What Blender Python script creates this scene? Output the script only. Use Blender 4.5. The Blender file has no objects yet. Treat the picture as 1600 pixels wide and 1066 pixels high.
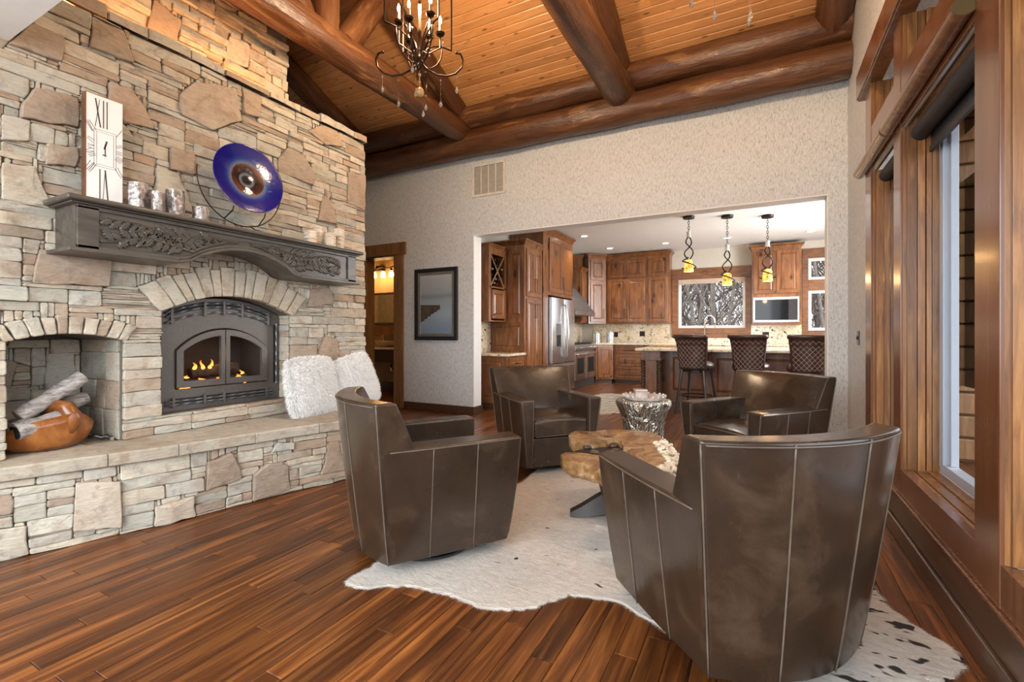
import bpy, bmesh, math, random
import numpy as np
from mathutils import Vector, Matrix
PI = math.pi
SC = bpy.context.scene
COL = SC.collection
random.seed(7)

# ------------------------------------------------------------------ camera
cam_d = bpy.data.cameras.new('camera')
cam = bpy.data.objects.new('camera', cam_d)
COL.objects.link(cam)
cam_d.sensor_width = 36.0
cam_d.lens = 735.0 / 1600.0 * 36.0
cam_d.shift_y = -12.0 / 1600.0
cam_d.clip_start = 0.05
cam_d.clip_end = 300
cam.location = (0, 0, 1.13)
cam.rotation_euler = (PI / 2, 0, math.atan(388.0 / 735.0))
SC.camera = cam

# ------------------------------------------------------------------ light
SC.view_settings.view_transform = 'Standard'
SC.view_settings.look = 'None'
SC.view_settings.gamma = 1.0
SC.view_settings.use_curve_mapping = False
SC.view_settings.exposure = 0.22
world = bpy.data.worlds.new('overcast_sky')
SC.world = world
world.use_nodes = True
wb = world.node_tree.nodes['Background']
wb.inputs[0].default_value = (0.86, 0.93, 1.0, 1)
wb.inputs[1].default_value = 3.6

def lamp(name, kind, loc, power, color=(1, 1, 1), size=0.1, rot=(0, 0, 0), size_y=None, spot=None):
    l = bpy.data.lights.new(name, kind)
    l.energy = power
    l.color = color
    if kind == 'AREA':
        l.size = size
        if size_y:
            l.shape = 'RECTANGLE'
            l.size_y = size_y
    elif kind in ('POINT', 'SPOT'):
        l.shadow_soft_size = size
        if spot:
            l.spot_size = spot
            l.spot_blend = 0.6
    elif kind == 'SUN':
        l.angle = size
    o = bpy.data.objects.new(name, l)
    o.location = loc
    o.rotation_euler = rot
    COL.objects.link(o)
    return o

WARM = (1.0, 0.62, 0.28)
lamp('sun', 'SUN', (8, 8, 9), 2.2, (1.0, 0.93, 0.82), 0.03, (math.radians(52), 0, math.radians(118)))
# area fill lamps added behind the camera and along the kitchen's right wall
lamp('fill_behind_camera', 'AREA', (-1.6, -1.3, 1.9), 120, (0.93, 0.97, 1.0), 4.0, (math.radians(82), 0, 0), 1.8)
lamp('kitchen_fill', 'AREA', (2.2, 8.2, 1.9), 270, (0.98, 0.98, 1.0), 3.0, (0, math.radians(80), 0), 1.6)

# ------------------------------------------------------------------ mesh builder
class M:
    def __init__(s):
        s.v = []; s.f = []; s.r = []
        s.rnd = 0.5
    def add(s, vs, fs):
        n = len(s.v)
        s.v.extend([tuple(p) for p in vs])
        s.f.extend([tuple(n + i for i in f) for f in fs])
        s.r.extend([s.rnd] * len(fs))
        return s
    def box(s, x0, x1, y0, y1, z0, z1):
        return s.add([(x0, y0, z0), (x1, y0, z0), (x1, y1, z0), (x0, y1, z0), (x0, y0, z1), (x1, y0, z1), (x1, y1, z1), (x0, y1, z1)],
                     [(0, 3, 2, 1), (4, 5, 6, 7), (0, 1, 5, 4), (1, 2, 6, 5), (2, 3, 7, 6), (3, 0, 4, 7)])
    def loft(s, rings, closed=True, cap0=True, cap1=True):
        n = len(rings[0]); vs = [p for r in rings for p in r]; fs = []
        for i in range(len(rings) - 1):
            for j in range(n if closed else n - 1):
                a = i * n + j; b = i * n + (j + 1) % n
                fs.append((a, b, b + n, a + n))
        if closed and cap0: fs.append(tuple(reversed(range(n))))
        if closed and cap1: fs.append(tuple((len(rings) - 1) * n + j for j in range(n)))
        return s.add(vs, fs)
    def lathe(s, prof, n=24, c=(0, 0, 0)):
        return s.loft([[(c[0] + r * math.cos(2 * PI * j / n), c[1] + r * math.sin(2 * PI * j / n), c[2] + z) for j in range(n)] for r, z in prof])
    def tube(s, pts, r, n=8, ends=True):
        pts = [Vector(p) for p in pts]
        rs = r if isinstance(r, (list, tuple)) else [r] * len(pts)
        rings = []; up = None
        for i, p in enumerate(pts):
            t = (pts[min(i + 1, len(pts) - 1)] - pts[max(i - 1, 0)])
            if t.length < 1e-9: t = Vector((0, 0, 1))
            t.normalize()
            if up is None:
                up = Vector((0, 0, 1)) if abs(t.z) < 0.9 else Vector((1, 0, 0))
            a = t.cross(up)
            if a.length < 1e-6: a = t.cross(Vector((1, 0.3, 0)))
            a.normalize(); b = a.cross(t); b.normalize(); up = b
            rings.append([p + (a * math.cos(2 * PI * k / n) + b * math.sin(2 * PI * k / n)) * rs[i] for k in range(n)])
        return s.loft(rings, True, ends, ends)
    def prism(s, poly, fn0, fn1):
        return s.loft([[fn0(*p) for p in poly], [fn1(*p) for p in poly]])
    def ball(s, c, r, n=12, m=8, sz=1.0):
        rings = []
        for i in range(1, m):
            a = PI * i / m
            rings.append([(c[0] + r * math.sin(a) * math.cos(2 * PI * j / n), c[1] + r * math.sin(a) * math.sin(2 * PI * j / n), c[2] - r * sz * math.cos(a)) for j in range(n)])
        return s.loft(rings)
    def mesh(s, name, off=(0, 0, 0)):
        me = bpy.data.meshes.new(name)
        ox, oy, oz = off
        me.from_pydata([(x - ox, y - oy, z - oz) for x, y, z in s.v], [], s.f)
        at = me.attributes.new('rnd', 'FLOAT', 'FACE')
        at.data.foreach_set('value', np.array(s.r, dtype=np.float32))
        me.update()
        return me

def tag(o, label=None, cat=None, group=None, kind=None):
    if label: o['label'] = label
    if cat: o['category'] = cat
    if group: o['group'] = group
    if kind: o['kind'] = kind
    return o

def fixn(me):
    b = bmesh.new(); b.from_mesh(me)
    bmesh.ops.recalc_face_normals(b, faces=b.faces)
    b.to_mesh(me); b.free()

def obj(name, m, mat, parent=None, smooth=False, bevel=0, seg=2, sub=0, kind=None, label=None, angle=None, fix=True):
    """link a builder as one mesh object; coordinates are world ones unless the parent is rotated at build time (then local)"""
    off = tuple(parent['_o']) if parent is not None and '_o' in parent else (0, 0, 0)
    me = m.mesh(name, off) if isinstance(m, M) else m
    if isinstance(m, M) and fix: fixn(me)
    if mat: 
        if not me.materials: me.materials.append(mat)
    o = bpy.data.objects.new(name, me)
    COL.objects.link(o)
    if parent is not None: o.parent = parent
    if smooth:
        me.polygons.foreach_set('use_smooth', [True] * len(me.polygons))
        if angle:
            me.set_sharp_from_angle(angle=math.radians(angle))
    if bevel:
        b = o.modifiers.new('bevel', 'BEVEL'); b.width = bevel; b.segments = seg; b.limit_method = 'ANGLE'; b.angle_limit = math.radians(35)
        if smooth: b.harden_normals = True
    if sub:
        q = o.modifiers.new('sub', 'SUBSURF'); q.levels = sub; q.render_levels = sub
    if kind: o['kind'] = kind
    if label: o['label'] = label
    return o

def thing(name, label, cat, loc=(0, 0, 0), rz=0, group=None, local=False, kind=None):
    o = bpy.data.objects.new(name, None)
    COL.objects.link(o)
    o.location = loc
    o.rotation_euler = (0, 0, rz)
    o.empty_display_size = 0.1
    tag(o, label, cat, group, kind)
    if not local: o['_o'] = tuple(loc)
    return o

def copy_tree(o, parent=None, loc=None, rz=None, label=None):
    c = o.copy(); COL.objects.link(c)
    if parent is not None: c.parent = parent
    if loc is not None: c.location = loc
    if rz is not None: c.rotation_euler = (0, 0, rz)
    if label: c['label'] = label
    for ch in list(o.children): copy_tree(ch, c)
    return c

# ------------------------------------------------------------------ materials
def new_mat(name):
    m = bpy.data.materials.new(name); m.use_nodes = True
    nt = m.node_tree
    return m, nt, nt.nodes['Principled BSDF']

def N(nt, typ, ins=None, **kw):
    n = nt.nodes.new(typ)
    for k, v in kw.items(): setattr(n, k, v)
    for k, v in (ins or {}).items():
        if hasattr(v, 'is_linked') or isinstance(v, bpy.types.NodeSocket): nt.links.new(v, n.inputs[k])
        else: n.inputs[k].default_value = v
    return n

def ramp(nt, fac, stops, interp='LINEAR'):
    r = nt.nodes.new('ShaderNodeValToRGB'); cr = r.color_ramp; cr.interpolation = interp
    while len(cr.elements) < len(stops): cr.elements.new(0.5)
    for e, (p, c) in zip(cr.elements, stops):
        e.position = p; e.color = (c[0], c[1], c[2], 1)
    nt.links.new(fac, r.inputs[0])
    return r.outputs[0]

def mix(nt, a, b, fac, blend='MIX'):
    n = nt.nodes.new('ShaderNodeMix'); n.data_type = 'RGBA'; n.blend_type = blend; n.clamp_factor = True
    for idx, v in ((0, fac), (6, a), (7, b)):
        if isinstance(v, bpy.types.NodeSocket): nt.links.new(v, n.inputs[idx])
        else: n.inputs[idx].default_value = v if idx == 0 else (v[0], v[1], v[2], 1)
    return n.outputs[2]

def math_(nt, op, a, b=0.0):
    n = nt.nodes.new('ShaderNodeMath'); n.operation = op
    for i, v in ((0, a), (1, b)):
        if isinstance(v, bpy.types.NodeSocket): nt.links.new(v, n.inputs[i])
        else: n.inputs[i].default_value = v
    return n.outputs[0]

def coords(nt, scale=(1, 1, 1), space='object', jitter=True, rot=(0, 0, 0)):
    """object coordinates, shifted per piece by its stored random number"""
    if space == 'object': c = nt.nodes.new('ShaderNodeTexCoord').outputs['Object']
    else: c = nt.nodes.new('ShaderNodeNewGeometry').outputs['Position']
    if jitter:
        at = N(nt, 'ShaderNodeAttribute', attribute_name='rnd').outputs['Fac']
        oi = nt.nodes.new('ShaderNodeObjectInfo').outputs['Random']
        k = math_(nt, 'ADD', math_(nt, 'MULTIPLY', at, 37.0), math_(nt, 'MULTIPLY', oi, 11.0 if space == 'object' else 0.0))
        c = N(nt, 'ShaderNodeVectorMath', {0: c, 1: k}, operation='ADD').outputs[0]
    return N(nt, 'ShaderNodeMapping', {'Vector': c, 'Scale': scale, 'Rotation': rot}).outputs[0]

def noise(nt, vec, scale, detail=4, rough=0.55, dist=0.0):
    return N(nt, 'ShaderNodeTexNoise', {'Vector': vec, 'Scale': scale, 'Detail': detail, 'Roughness': rough, 'Distortion': dist}).outputs['Fac']

def bump(nt, b, h, strength=0.3, dist=0.01):
    n = N(nt, 'ShaderNodeBump', {'Height': h, 'Strength': strength, 'Distance': dist})
    nt.links.new(n.outputs[0], b.inputs['Normal'])

def plain(name, col, rough=0.5, metal=0.0, var=0.12, scale=12, bmp=0.05, coat=0.0, emis=None, es=1.0, spec=None):
    m, nt, b = new_mat(name)
    v = coords(nt)
    f = noise(nt, v, scale)
    c = ramp(nt, f, [(0.3, [x * (1 - var) for x in col]), (0.7, [min(1, x * (1 + var)) for x in col])])
    nt.links.new(c, b.inputs['Base Color'])
    b.inputs['Roughness'].default_value = rough
    b.inputs['Metallic'].default_value = metal
    b.inputs['Coat Weight'].default_value = coat
    if spec is not None: b.inputs['Specular IOR Level'].default_value = spec
    if bmp: bump(nt, b, f, bmp)
    if emis:
        b.inputs['Emission Color'].default_value = (*emis, 1)
        b.inputs['Emission Strength'].default_value = es
    return m

def wood(name, dark, mid, light, rough=0.35, stretch=(14, 14, 0.9), space='object', knots=0.0, coat=0.0, scale=1.6, piece=0.35, bmp=0.08, fine=0.3):
    m, nt, b = new_mat(name)
    v = coords(nt, stretch, space)
    f = noise(nt, v, scale, 5, 0.6, 1.2)
    c = ramp(nt, f, [(0.25, dark), (0.5, mid), (0.75, light)])
    v2 = coords(nt, tuple(s * 4 for s in stretch), space)
    g = noise(nt, v2, scale * 1.5, 3, 0.6)
    c = mix(nt, c, ramp(nt, g, [(0.35, (0.45, 0.45, 0.45)), (0.65, (1, 1, 1))]), fine, 'MULTIPLY')
    at = N(nt, 'ShaderNodeAttribute', attribute_name='rnd').outputs['Fac']
    c = mix(nt, c, ramp(nt, at, [(0, (0.55, 0.5, 0.45)), (0.5, (1, 1, 1)), (1, (1.35, 1.3, 1.25))]), piece, 'MULTIPLY')
    if knots:
        kv = coords(nt, tuple(max(0.5, s ** 0.45) for s in stretch), space)
        vo = N(nt, 'ShaderNodeTexVoronoi', {'Vector': kv, 'Scale': knots, 'Randomness': 1.0}).outputs['Distance']
        c = mix(nt, [d * 0.35 for d in dark], c, ramp(nt, vo, [(0.08, (0, 0, 0)), (0.2, (1, 1, 1))]))
    nt.links.new(c, b.inputs['Base Color'])
    b.inputs['Roughness'].default_value = rough
    b.inputs['Coat Weight'].default_value = coat
    b.inputs['Coat Roughness'].default_value = 0.15
    if bmp: bump(nt, b, f, bmp)
    return m

def stone_mat(name, pal, rough=0.85):
    m, nt, b = new_mat(name)
    at = N(nt, 'ShaderNodeAttribute', attribute_name='rnd').outputs['Fac']
    c0 = ramp(nt, at, [(i / (len(pal) - 1), p) for i, p in enumerate(pal)])
    v = coords(nt)
    n1 = noise(nt, v, 7, 5, 0.6, 0.8)
    c = mix(nt, c0, mix(nt, c0, (0.30, 0.19, 0.115), 0.6), ramp(nt, n1, [(0.50, (0, 0, 0)), (0.70, (0.95, 0.95, 0.95))]))
    n2 = noise(nt, v, 18, 6, 0.65)
    c = mix(nt, c, (0.16, 0.145, 0.13), ramp(nt, n2, [(0.54, (0, 0, 0)), (0.76, (0.7, 0.7, 0.7))]))
    n3 = noise(nt, coords(nt, (6, 6, 30)), 2.5, 4, 0.7)
    c = mix(nt, c, ramp(nt, n3, [(0.3, (0.72, 0.72, 0.72)), (0.65, (1.12, 1.1, 1.06))]), 0.6, 'MULTIPLY')
    nt.links.new(c, b.inputs['Base Color'])
    b.inputs['Roughness'].default_value = rough
    h = math_(nt, 'ADD', math_(nt, 'MULTIPLY', n1, 1.2), math_(nt, 'ADD', n2, n3))
    bump(nt, b, h, 0.55, 0.012)
    return m

def glassy(name, tint=(1, 1, 1), rough=0.0, refl=1.0):
    """thin pane: mostly clear with Fresnel mirror"""
    m, nt, b = new_mat(name)
    out = nt.nodes['Material Output']
    tr = N(nt, 'ShaderNodeBsdfTransparent', {'Color': (*tint, 1)})
    gl = N(nt, 'ShaderNodeBsdfGlossy', {'Color': (refl, refl, refl, 1), 'Roughness': rough})
    fr = N(nt, 'ShaderNodeFresnel', {'IOR': 1.6})
    ms = nt.nodes.new('ShaderNodeMixShader')
    nt.links.new(fr.outputs[0], ms.inputs[0]); nt.links.new(tr.outputs[0], ms.inputs[1]); nt.links.new(gl.outputs[0], ms.inputs[2])
    nt.links.new(ms.outputs[0], out.inputs['Surface'])
    return m

STONE = stone_mat('ledge_stone', [(0.36, 0.345, 0.29), (0.50, 0.475, 0.395), (0.55, 0.49, 0.385), (0.42, 0.415, 0.36), (0.60, 0.55, 0.45), (0.52, 0.45, 0.36), (0.48, 0.465, 0.405), (0.43, 0.32, 0.23), (0.37, 0.29, 0.22), (0.57, 0.51, 0.40)])
MORTAR = plain('mortar', (0.15, 0.13, 0.105), 0.95, bmp=0.3, scale=60)
SLAB = stone_mat('cap_stone', [(0.37, 0.31, 0.235), (0.43, 0.385, 0.31), (0.47, 0.43, 0.355)])
PLANKS = wood('tiger_plank', (0.013, 0.004, 0.002), (0.135, 0.042, 0.0095), (0.37, 0.140, 0.034), 0.34, (12, 0.55, 12), piece=0.85, coat=0.0, scale=1.7, bmp=0.02, fine=0.5)
PLANKS.node_tree.nodes['Principled BSDF'].inputs['Specular IOR Level'].default_value = 0.42
PINE = wood('pine_board', (0.46, 0.21, 0.075), (0.58, 0.285, 0.11), (0.66, 0.36, 0.155), 0.33, (1.1, 14, 14), knots=4.2, piece=0.3, bmp=0.03, fine=0.2)
def log_mat():
    m, nt, b = new_mat('drawknifed_log')
    n0 = noise(nt, coords(nt, (6, 6, 0.7)), 1.3, 5, 0.62, 1.2)
    c = ramp(nt, n0, [(0.25, (0.045, 0.017, 0.007)), (0.5, (0.125, 0.050, 0.020)), (0.75, (0.21, 0.095, 0.040))])
    n1 = noise(nt, coords(nt, (4.0, 4.0, 0.9)), 1.9, 4, 0.55, 0.6)
    c = mix(nt, c, (0.40, 0.215, 0.092), ramp(nt, n1, [(0.60, (0, 0, 0)), (0.68, (0.6, 0.6, 0.6))]))
    g = noise(nt, coords(nt, (30, 30, 2.2)), 2, 3, 0.6)
    c = mix(nt, c, ramp(nt, g, [(0.35, (0.55, 0.55, 0.55)), (0.65, (1.1, 1.1, 1.1))]), 0.5, 'MULTIPLY')
    nt.links.new(c, b.inputs['Base Color'])
    nt.links.new(ramp(nt, n1, [(0.4, (0.42, 0.42, 0.42)), (0.7, (0.25, 0.25, 0.25))]), b.inputs['Roughness'])
    n2 = noise(nt, coords(nt, (2.5, 2.5, 1.6)), 2.4, 4, 0.6)
    bump(nt, b, math_(nt, 'ADD', n2, math_(nt, 'MULTIPLY', g, 0.25)), 0.6, 0.03)
    return m
LOG = log_mat()
TRIMW = wood('red_brown_trim', (0.10, 0.034, 0.012), (0.17, 0.061, 0.022), (0.25, 0.098, 0.037), 0.26, (9, 9, 0.6), piece=0.15, coat=0.3)
TRIMD = wood('dark_baseboard', (0.04, 0.018, 0.009), (0.07, 0.032, 0.016), (0.10, 0.046, 0.023), 0.3, (12, 0.8, 12), piece=0.15, coat=0.25)
JAMB = wood('knotty_jamb', (0.11, 0.042, 0.012), (0.27, 0.115, 0.033), (0.44, 0.215, 0.072), 0.35, (10, 10, 0.9), piece=0.9, coat=0.15, scale=2.2)
DOORW = wood('honey_casing', (0.11, 0.047, 0.014), (0.22, 0.10, 0.03), (0.32, 0.165, 0.055), 0.4, (9, 9, 0.8), piece=0.2)
ALDER = wood('knotty_alder', (0.085, 0.027, 0.008), (0.22, 0.080, 0.023), (0.34, 0.142, 0.046), 0.3, (6, 6, 1.1), knots=2.2, piece=0.3, coat=0.2, scale=1.8)
MANTELW = wood('grey_brown_mantel', (0.035, 0.029, 0.022), (0.075, 0.063, 0.05), (0.13, 0.11, 0.088), 0.42, (9, 1.2, 9), piece=0.0, coat=0.15)
BURL = wood('burl_slab', (0.085, 0.038, 0.015), (0.33, 0.175, 0.068), (0.58, 0.39, 0.20), 0.25, (3.2, 2.4, 5), piece=0.0, coat=0.3, scale=2.6, knots=1.6)
BOWLW = wood('root_wood', (0.14, 0.045, 0.01), (0.27, 0.085, 0.017), (0.44, 0.165, 0.037), 0.28, (5, 5, 4), piece=0, coat=0.4)
IRON = plain('black_iron', (0.018, 0.015, 0.013), 0.42, 0.6, bmp=0.08)
BRONZE = plain('oil_rubbed_bronze', (0.05, 0.028, 0.018), 0.32, 0.85, bmp=0.03)
STOVE = plain('stove_metal', (0.125, 0.112, 0.103), 0.42, 0.4, bmp=0.05, scale=80)
BLACK = plain('soot_black', (0.008, 0.008, 0.008), 0.7)
STEEL = plain('stainless_steel', (0.62, 0.63, 0.64), 0.24, 0.95, var=0.05, bmp=0.01)
STEELD = plain('grey_side_steel', (0.16, 0.165, 0.17), 0.4, 0.6)
CHROME = plain('chrome', (0.8, 0.8, 0.8), 0.08, 1.0, var=0.02, bmp=0)
WHITE = plain('white_paint', (0.78, 0.78, 0.76), 0.55, var=0.02, bmp=0.02)
CEILP = plain('kitchen_ceiling_paint', (0.74, 0.75, 0.76), 0.8, var=0.02, bmp=0.02)
VINYL = plain('white_vinyl', (0.40, 0.45, 0.53), 0.4, var=0.02, bmp=0)
CREAM = plain('cream_paint', (0.60, 0.56, 0.48), 0.7, var=0.03)
PANE = glassy('window_glass')
PUREGLASS = glassy('clear_glass', (0.93, 0.96, 0.95))
FIREGLASS = glassy('fire_glass', (0.9, 0.88, 0.85))
CRYSTAL = plain('crystal', (0.7, 0.66, 0.6), 0.05, 0.0, var=0.1, bmp=0, coat=1)
CRYSTAL.node_tree.nodes['Principled BSDF'].inputs['Transmission Weight'].default_value = 0.7
BULB = plain('warm_bulb', (1, 0.8, 0.5), 0.4, bmp=0, emis=(1.0, 0.68, 0.32), es=45)
BULBH = plain('bath_bulb', (1, 0.8, 0.5), 0.4, bmp=0, emis=(1.0, 0.60, 0.22), es=14)
DOWNL = plain('downlight_lens', (1, 1, 1), 0.4, bmp=0, emis=(1.0, 0.95, 0.86), es=9)
CANDLE = plain('candle_sleeve', (0.75, 0.62, 0.40), 0.5)
FUR = plain('white_sheepskin', (0.92, 0.91, 0.885), 0.9, var=0.03, scale=40, bmp=0.3)
BLACKLEA = plain('black_frame', (0.016, 0.015, 0.016), 0.3, bmp=0.03, coat=0.3)
BARKW = plain('rough_white_edge', (0.66, 0.58, 0.45), 0.8, var=0.5, scale=30, bmp=0.9)
RUST = plain('warm_dark_wall', (0.16, 0.095, 0.05), 0.7, var=0.3, scale=5)

def leather(name, base, hi, rough=0.33):
    m, nt, b = new_mat(name)
    v = coords(nt)
    n1 = noise(nt, v, 4.5, 6, 0.62, 0.5)
    c = ramp(nt, n1, [(0.3, [x * 0.72 for x in base]), (0.52, base), (0.74, hi)])
    n2 = noise(nt, coords(nt, (1, 1, 0.25)), 60, 3, 0.6, 2.0)
    c = mix(nt, c, [min(1, x * 1.7) for x in hi], ramp(nt, n2, [(0.66, (0, 0, 0)), (0.8, (0.45, 0.45, 0.45))]))
    nt.links.new(c, b.inputs['Base Color'])
    n4 = noise(nt, v, 2.2, 3)
    nt.links.new(ramp(nt, n4, [(0.3, [rough * 0.85] * 3), (0.7, [rough * 1.3] * 3)]), b.inputs['Roughness'])
    b.inputs['Specular IOR Level'].default_value = 0.6
    n3 = noise(nt, v, 240, 2)
    n5 = noise(nt, v, 9, 3, 0.5, 1.0)
    bump(nt, b, math_(nt, 'ADD', math_(nt, 'MULTIPLY', n3, 0.05), math_(nt, 'MULTIPLY', n5, 0.6)), 0.10, 0.02)
    return m
LEATHER = leather('distressed_brown_leather', (0.038, 0.0225, 0.0135), (0.080, 0.052, 0.033), 0.225)
PIPING = leather('leather_piping', (0.12, 0.09, 0.068), (0.19, 0.15, 0.115))
STOOLLEA = leather('dark_red_brown_leather', (0.05, 0.024, 0.018), (0.09, 0.05, 0.04), 0.3)

def plaster(name, a, b_, spark=True):
    m, nt, b = new_mat(name)
    v = coords(nt, (50, 50, 12), 'position', False)
    n = noise(nt, v, 2.2, 6, 0.72, 0.8)
    c = ramp(nt, n, [(0.37, b_), (0.45, [0.4 * q + 0.6 * p for p, q in zip(a, b_)]), (0.54, a), (0.75, [min(1, x * 1.05) for x in a])])
    nt.links.new(c, b.inputs['Base Color'])
    big = noise(nt, coords(nt, (1, 1, 1), 'position', False), 1.3, 2)
    sp = noise(nt, coords(nt, (1, 1, 0.5), 'position', False), 60, 2, 0.6)
    nt.links.new(ramp(nt, sp, [(0.55, (0.6, 0.6, 0.6)), (0.68, (0.3, 0.3, 0.3))]), b.inputs['Roughness'])
    bump(nt, b, n, 0.25, 0.006)
    return m
PLASTER = plaster('mottled_plaster', (0.61, 0.62, 0.62), (0.335, 0.325, 0.305))

def granite(name):
    m, nt, b = new_mat(name)
    v = coords(nt, (1, 1, 1), 'position', False)
    n1 = noise(nt, v, 5, 5, 0.7, 2.0)
    c = ramp(nt, n1, [(0.3, (0.40, 0.24, 0.11)), (0.45, (0.72, 0.60, 0.42)), (0.7, (0.80, 0.72, 0.58))])
    n2 = noise(nt, coords(nt, (1, 1, 1), 'position', False), 16, 3, 0.5, 1.5)
    c = mix(nt, c, (0.035, 0.025, 0.02), ramp(nt, n2, [(0.60, (0, 0, 0)), (0.66, (1, 1, 1))]))
    nt.links.new(c, b.inputs['Base Color'])
    b.inputs['Roughness'].default_value = 0.12
    return m
GRANITE = granite('cream_granite')

def cowhide(name):
    m, nt, b = new_mat(name)
    v = coords(nt, (1, 1, 1), 'position', False)
    vs = N(nt, 'ShaderNodeMapping', {'Vector': v, 'Scale': (1.0, 2.1, 1), 'Rotation': (0, 0, 0.7)}).outputs[0]
    n1 = noise(nt, vs, 7.5, 2, 0.55, 0.4)
    big = noise(nt, v, 1.1, 2)
    sx = N(nt, 'ShaderNodeSeparateXYZ', {0: v})
    zone = math_(nt, 'MULTIPLY', math_(nt, 'ADD', sx.outputs[0], 1.2), 0.085)   # the hide is spottier along its belly edge
    spot = ramp(nt, math_(nt, 'ADD', n1, math_(nt, 'ADD', math_(nt, 'MULTIPLY', big, 0.14), zone)), [(0.785, (0, 0, 0)), (0.81, (1, 1, 1))])
    n2 = noise(nt, coords(nt, (1, 2.5, 1), 'position', False, (0, 0, 0.5)), 16, 5, 0.65, 1.0)
    base = ramp(nt, n2, [(0.3, (0.60, 0.53, 0.46)), (0.6, (0.76, 0.71, 0.64)), (0.8, (0.82, 0.79, 0.74))])
    c = mix(nt, base, (0.03, 0.024, 0.02), spot)
    nt.links.new(c, b.inputs['Base Color'])
    b.inputs['Roughness'].default_value = 0.8
    n3 = noise(nt, coords(nt, (1, 5, 1), 'position', False, (0, 0, 0.6)), 55, 4, 0.7, 1.0)
    bump(nt, b, math_(nt, 'ADD', n3, n2), 0.8, 0.01)
    return m
HIDE = cowhide('spotted_cowhide')
# ------------------------------------------------------------------ camera model, only used to rank pieces by how large they show
_th = math.atan(388.0 / 735.0); _s, _c = math.sin(_th), math.cos(_th)
def show_rank(p, size):
    d = -_s * p[0] + _c * p[1]
    if d < 0.2: return 0.0
    u = (_c * p[0] + _s * p[1]) / d; w = (p[2] - 1.13) / d
    if abs(u) > 1.13 or w > 0.74 or w < -0.76: return 0.0
    return size / (d * d)

def pieces(items, name, stuff_name, mat, parent, limit=300):
    """items: (builder, centre, size). The ones that show largest become parts, the rest one joined part."""
    order = sorted(items, key=lambda t: -show_rank(t[1], t[2]))
    for m, c, s in order[:limit]:
        obj(name, m, mat, parent, fix=False)
    rest = order[limit:]
    if rest:
        j = M()
        for m, c, s in rest:
            n = len(j.v); j.v += m.v; j.f += [tuple(n + i for i in f) for f in m.f]; j.r += m.r
        obj(stuff_name, j, mat, parent, kind='stuff', fix=False)

# ------------------------------------------------------------------ floor
floor = tag(bpy.data.objects.new('floor', None), kind='structure'); COL.objects.link(floor); floor['_o'] = (0, 0, 0)
obj('subfloor', M().box(-8, 2.6, -2, 11.3, -0.2, -0.022), BLACK, floor)
rs = random.Random(3)
items = []
PW = 0.084
x = -7.6
while x < 2.5:
    y = -1.6 - rs.random() * 1.2
    while y < 11.2:
        L = rs.choice([0.45, 0.6, 0.75, 0.95, 1.2, 1.5]) * rs.uniform(0.9, 1.1)
        m = M(); m.rnd = rs.random()
        g = 0.0009; t = 0.0025; z1 = rs.uniform(-0.0006, 0)
        a = [(x + g, y + g), (x + PW - g, y + g), (x + PW - g, y + L - g), (x + g, y + L - g)]
        b_ = [(x + g + t, y + g + t), (x + PW - g - t, y + g + t), (x + PW - g - t, y + L - g - t), (x + g + t, y + L - g - t)]
        m.loft([[(p, q, -0.021) for p, q in a], [(p, q, z1 - 0.0016) for p, q in a], [(p, q, z1) for p, q in b_]], True, False, True)
        items.append((m, (x + PW / 2, y + L / 2, 0), L * PW * (0.15 if y > 5.2 else 1)))
        y += L
    x += PW
pieces(items, 'plank', 'distant_planks', PLANKS, floor)

# ------------------------------------------------------------------ walls
YW = 5.51; YB = 5.70            # plaster wall between great room and kitchen
w = M()
w.box(-8, -5.56, YW, YB, 0, 5.3)
w.box(-5.56, -4.93, YW, YB, 2.32, 5.3)
w.box(-4.93, -3.51, YW, YB, 0, 5.3)
w.box(-3.51, 0.585, YW, YB, 2.49, 5.3)
w.box(0.585, 0.95, YW, YB, 0, 5.3)
obj('wall_far', w, PLASTER, kind='structure')
jm = M(); jm.box(-3.512, -3.505, YW - 0.001, YB + 0.002, 0.115, 2.49); jm.box(-3.51, 0.585, YW - 0.001, YB + 0.002, 2.482, 2.492)
jm.box(0.578, 0.586, YW - 0.001, YB + 0.002, 0, 2.485)
obj('trim_opening', jm, WHITE, kind='structure')
b_ = M(); b_.box(-4.74, -3.495, YW - 0.02, YW - 0.0005, 0, 0.112); b_.box(-3.505, -3.49, YW - 0.02, YB + 0.02, 0, 0.112); b_.box(0.575, 0.70, YW - 0.02, YW - 0.0005, 0, 0.112)
obj('baseboard_far', b_, TRIMD, kind='structure', bevel=0.004)

# right wall above and around the window wall
XC = 0.68
w = M()
w.box(0.745, 0.95, 4.42, YW, 0, 5.3)
w.box(0.745, 0.95, -1.5, 4.42, 3.06, 5.3)
w.box(0.745, 0.95, -1.5, 4.42, 0, 0.30)
obj('wall_right', w, PLASTER, kind='structure')
sw = thing('light_switch', 'small black switch plate on plaster beside the window casing', 'switch', (0.74, 4.95, 1.08))
obj('plate', M().box(0.737, 0.7449, 4.90, 4.99, 1.03, 1.15), BLACKLEA, sw, bevel=0.002)
obj('toggle', M().box(0.729, 0.737, 4.935, 4.955, 1.075, 1.105), IRON, sw)
b_ = M(); b_.box(0.655, 0.745, -1.5, YW - 0.02, 0, 0.095); b_.box(0.672, 0.745, -1.5, 4.40, 0.095, 0.225)
obj('baseboard_right', b_, TRIMD, kind='structure', bevel=0.006)
obj('trim_sill_line', M().box(0.668, 0.745, -1.5, 4.38, 0.226, 0.24), TRIMW, kind='structure', bevel=0.003)

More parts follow.
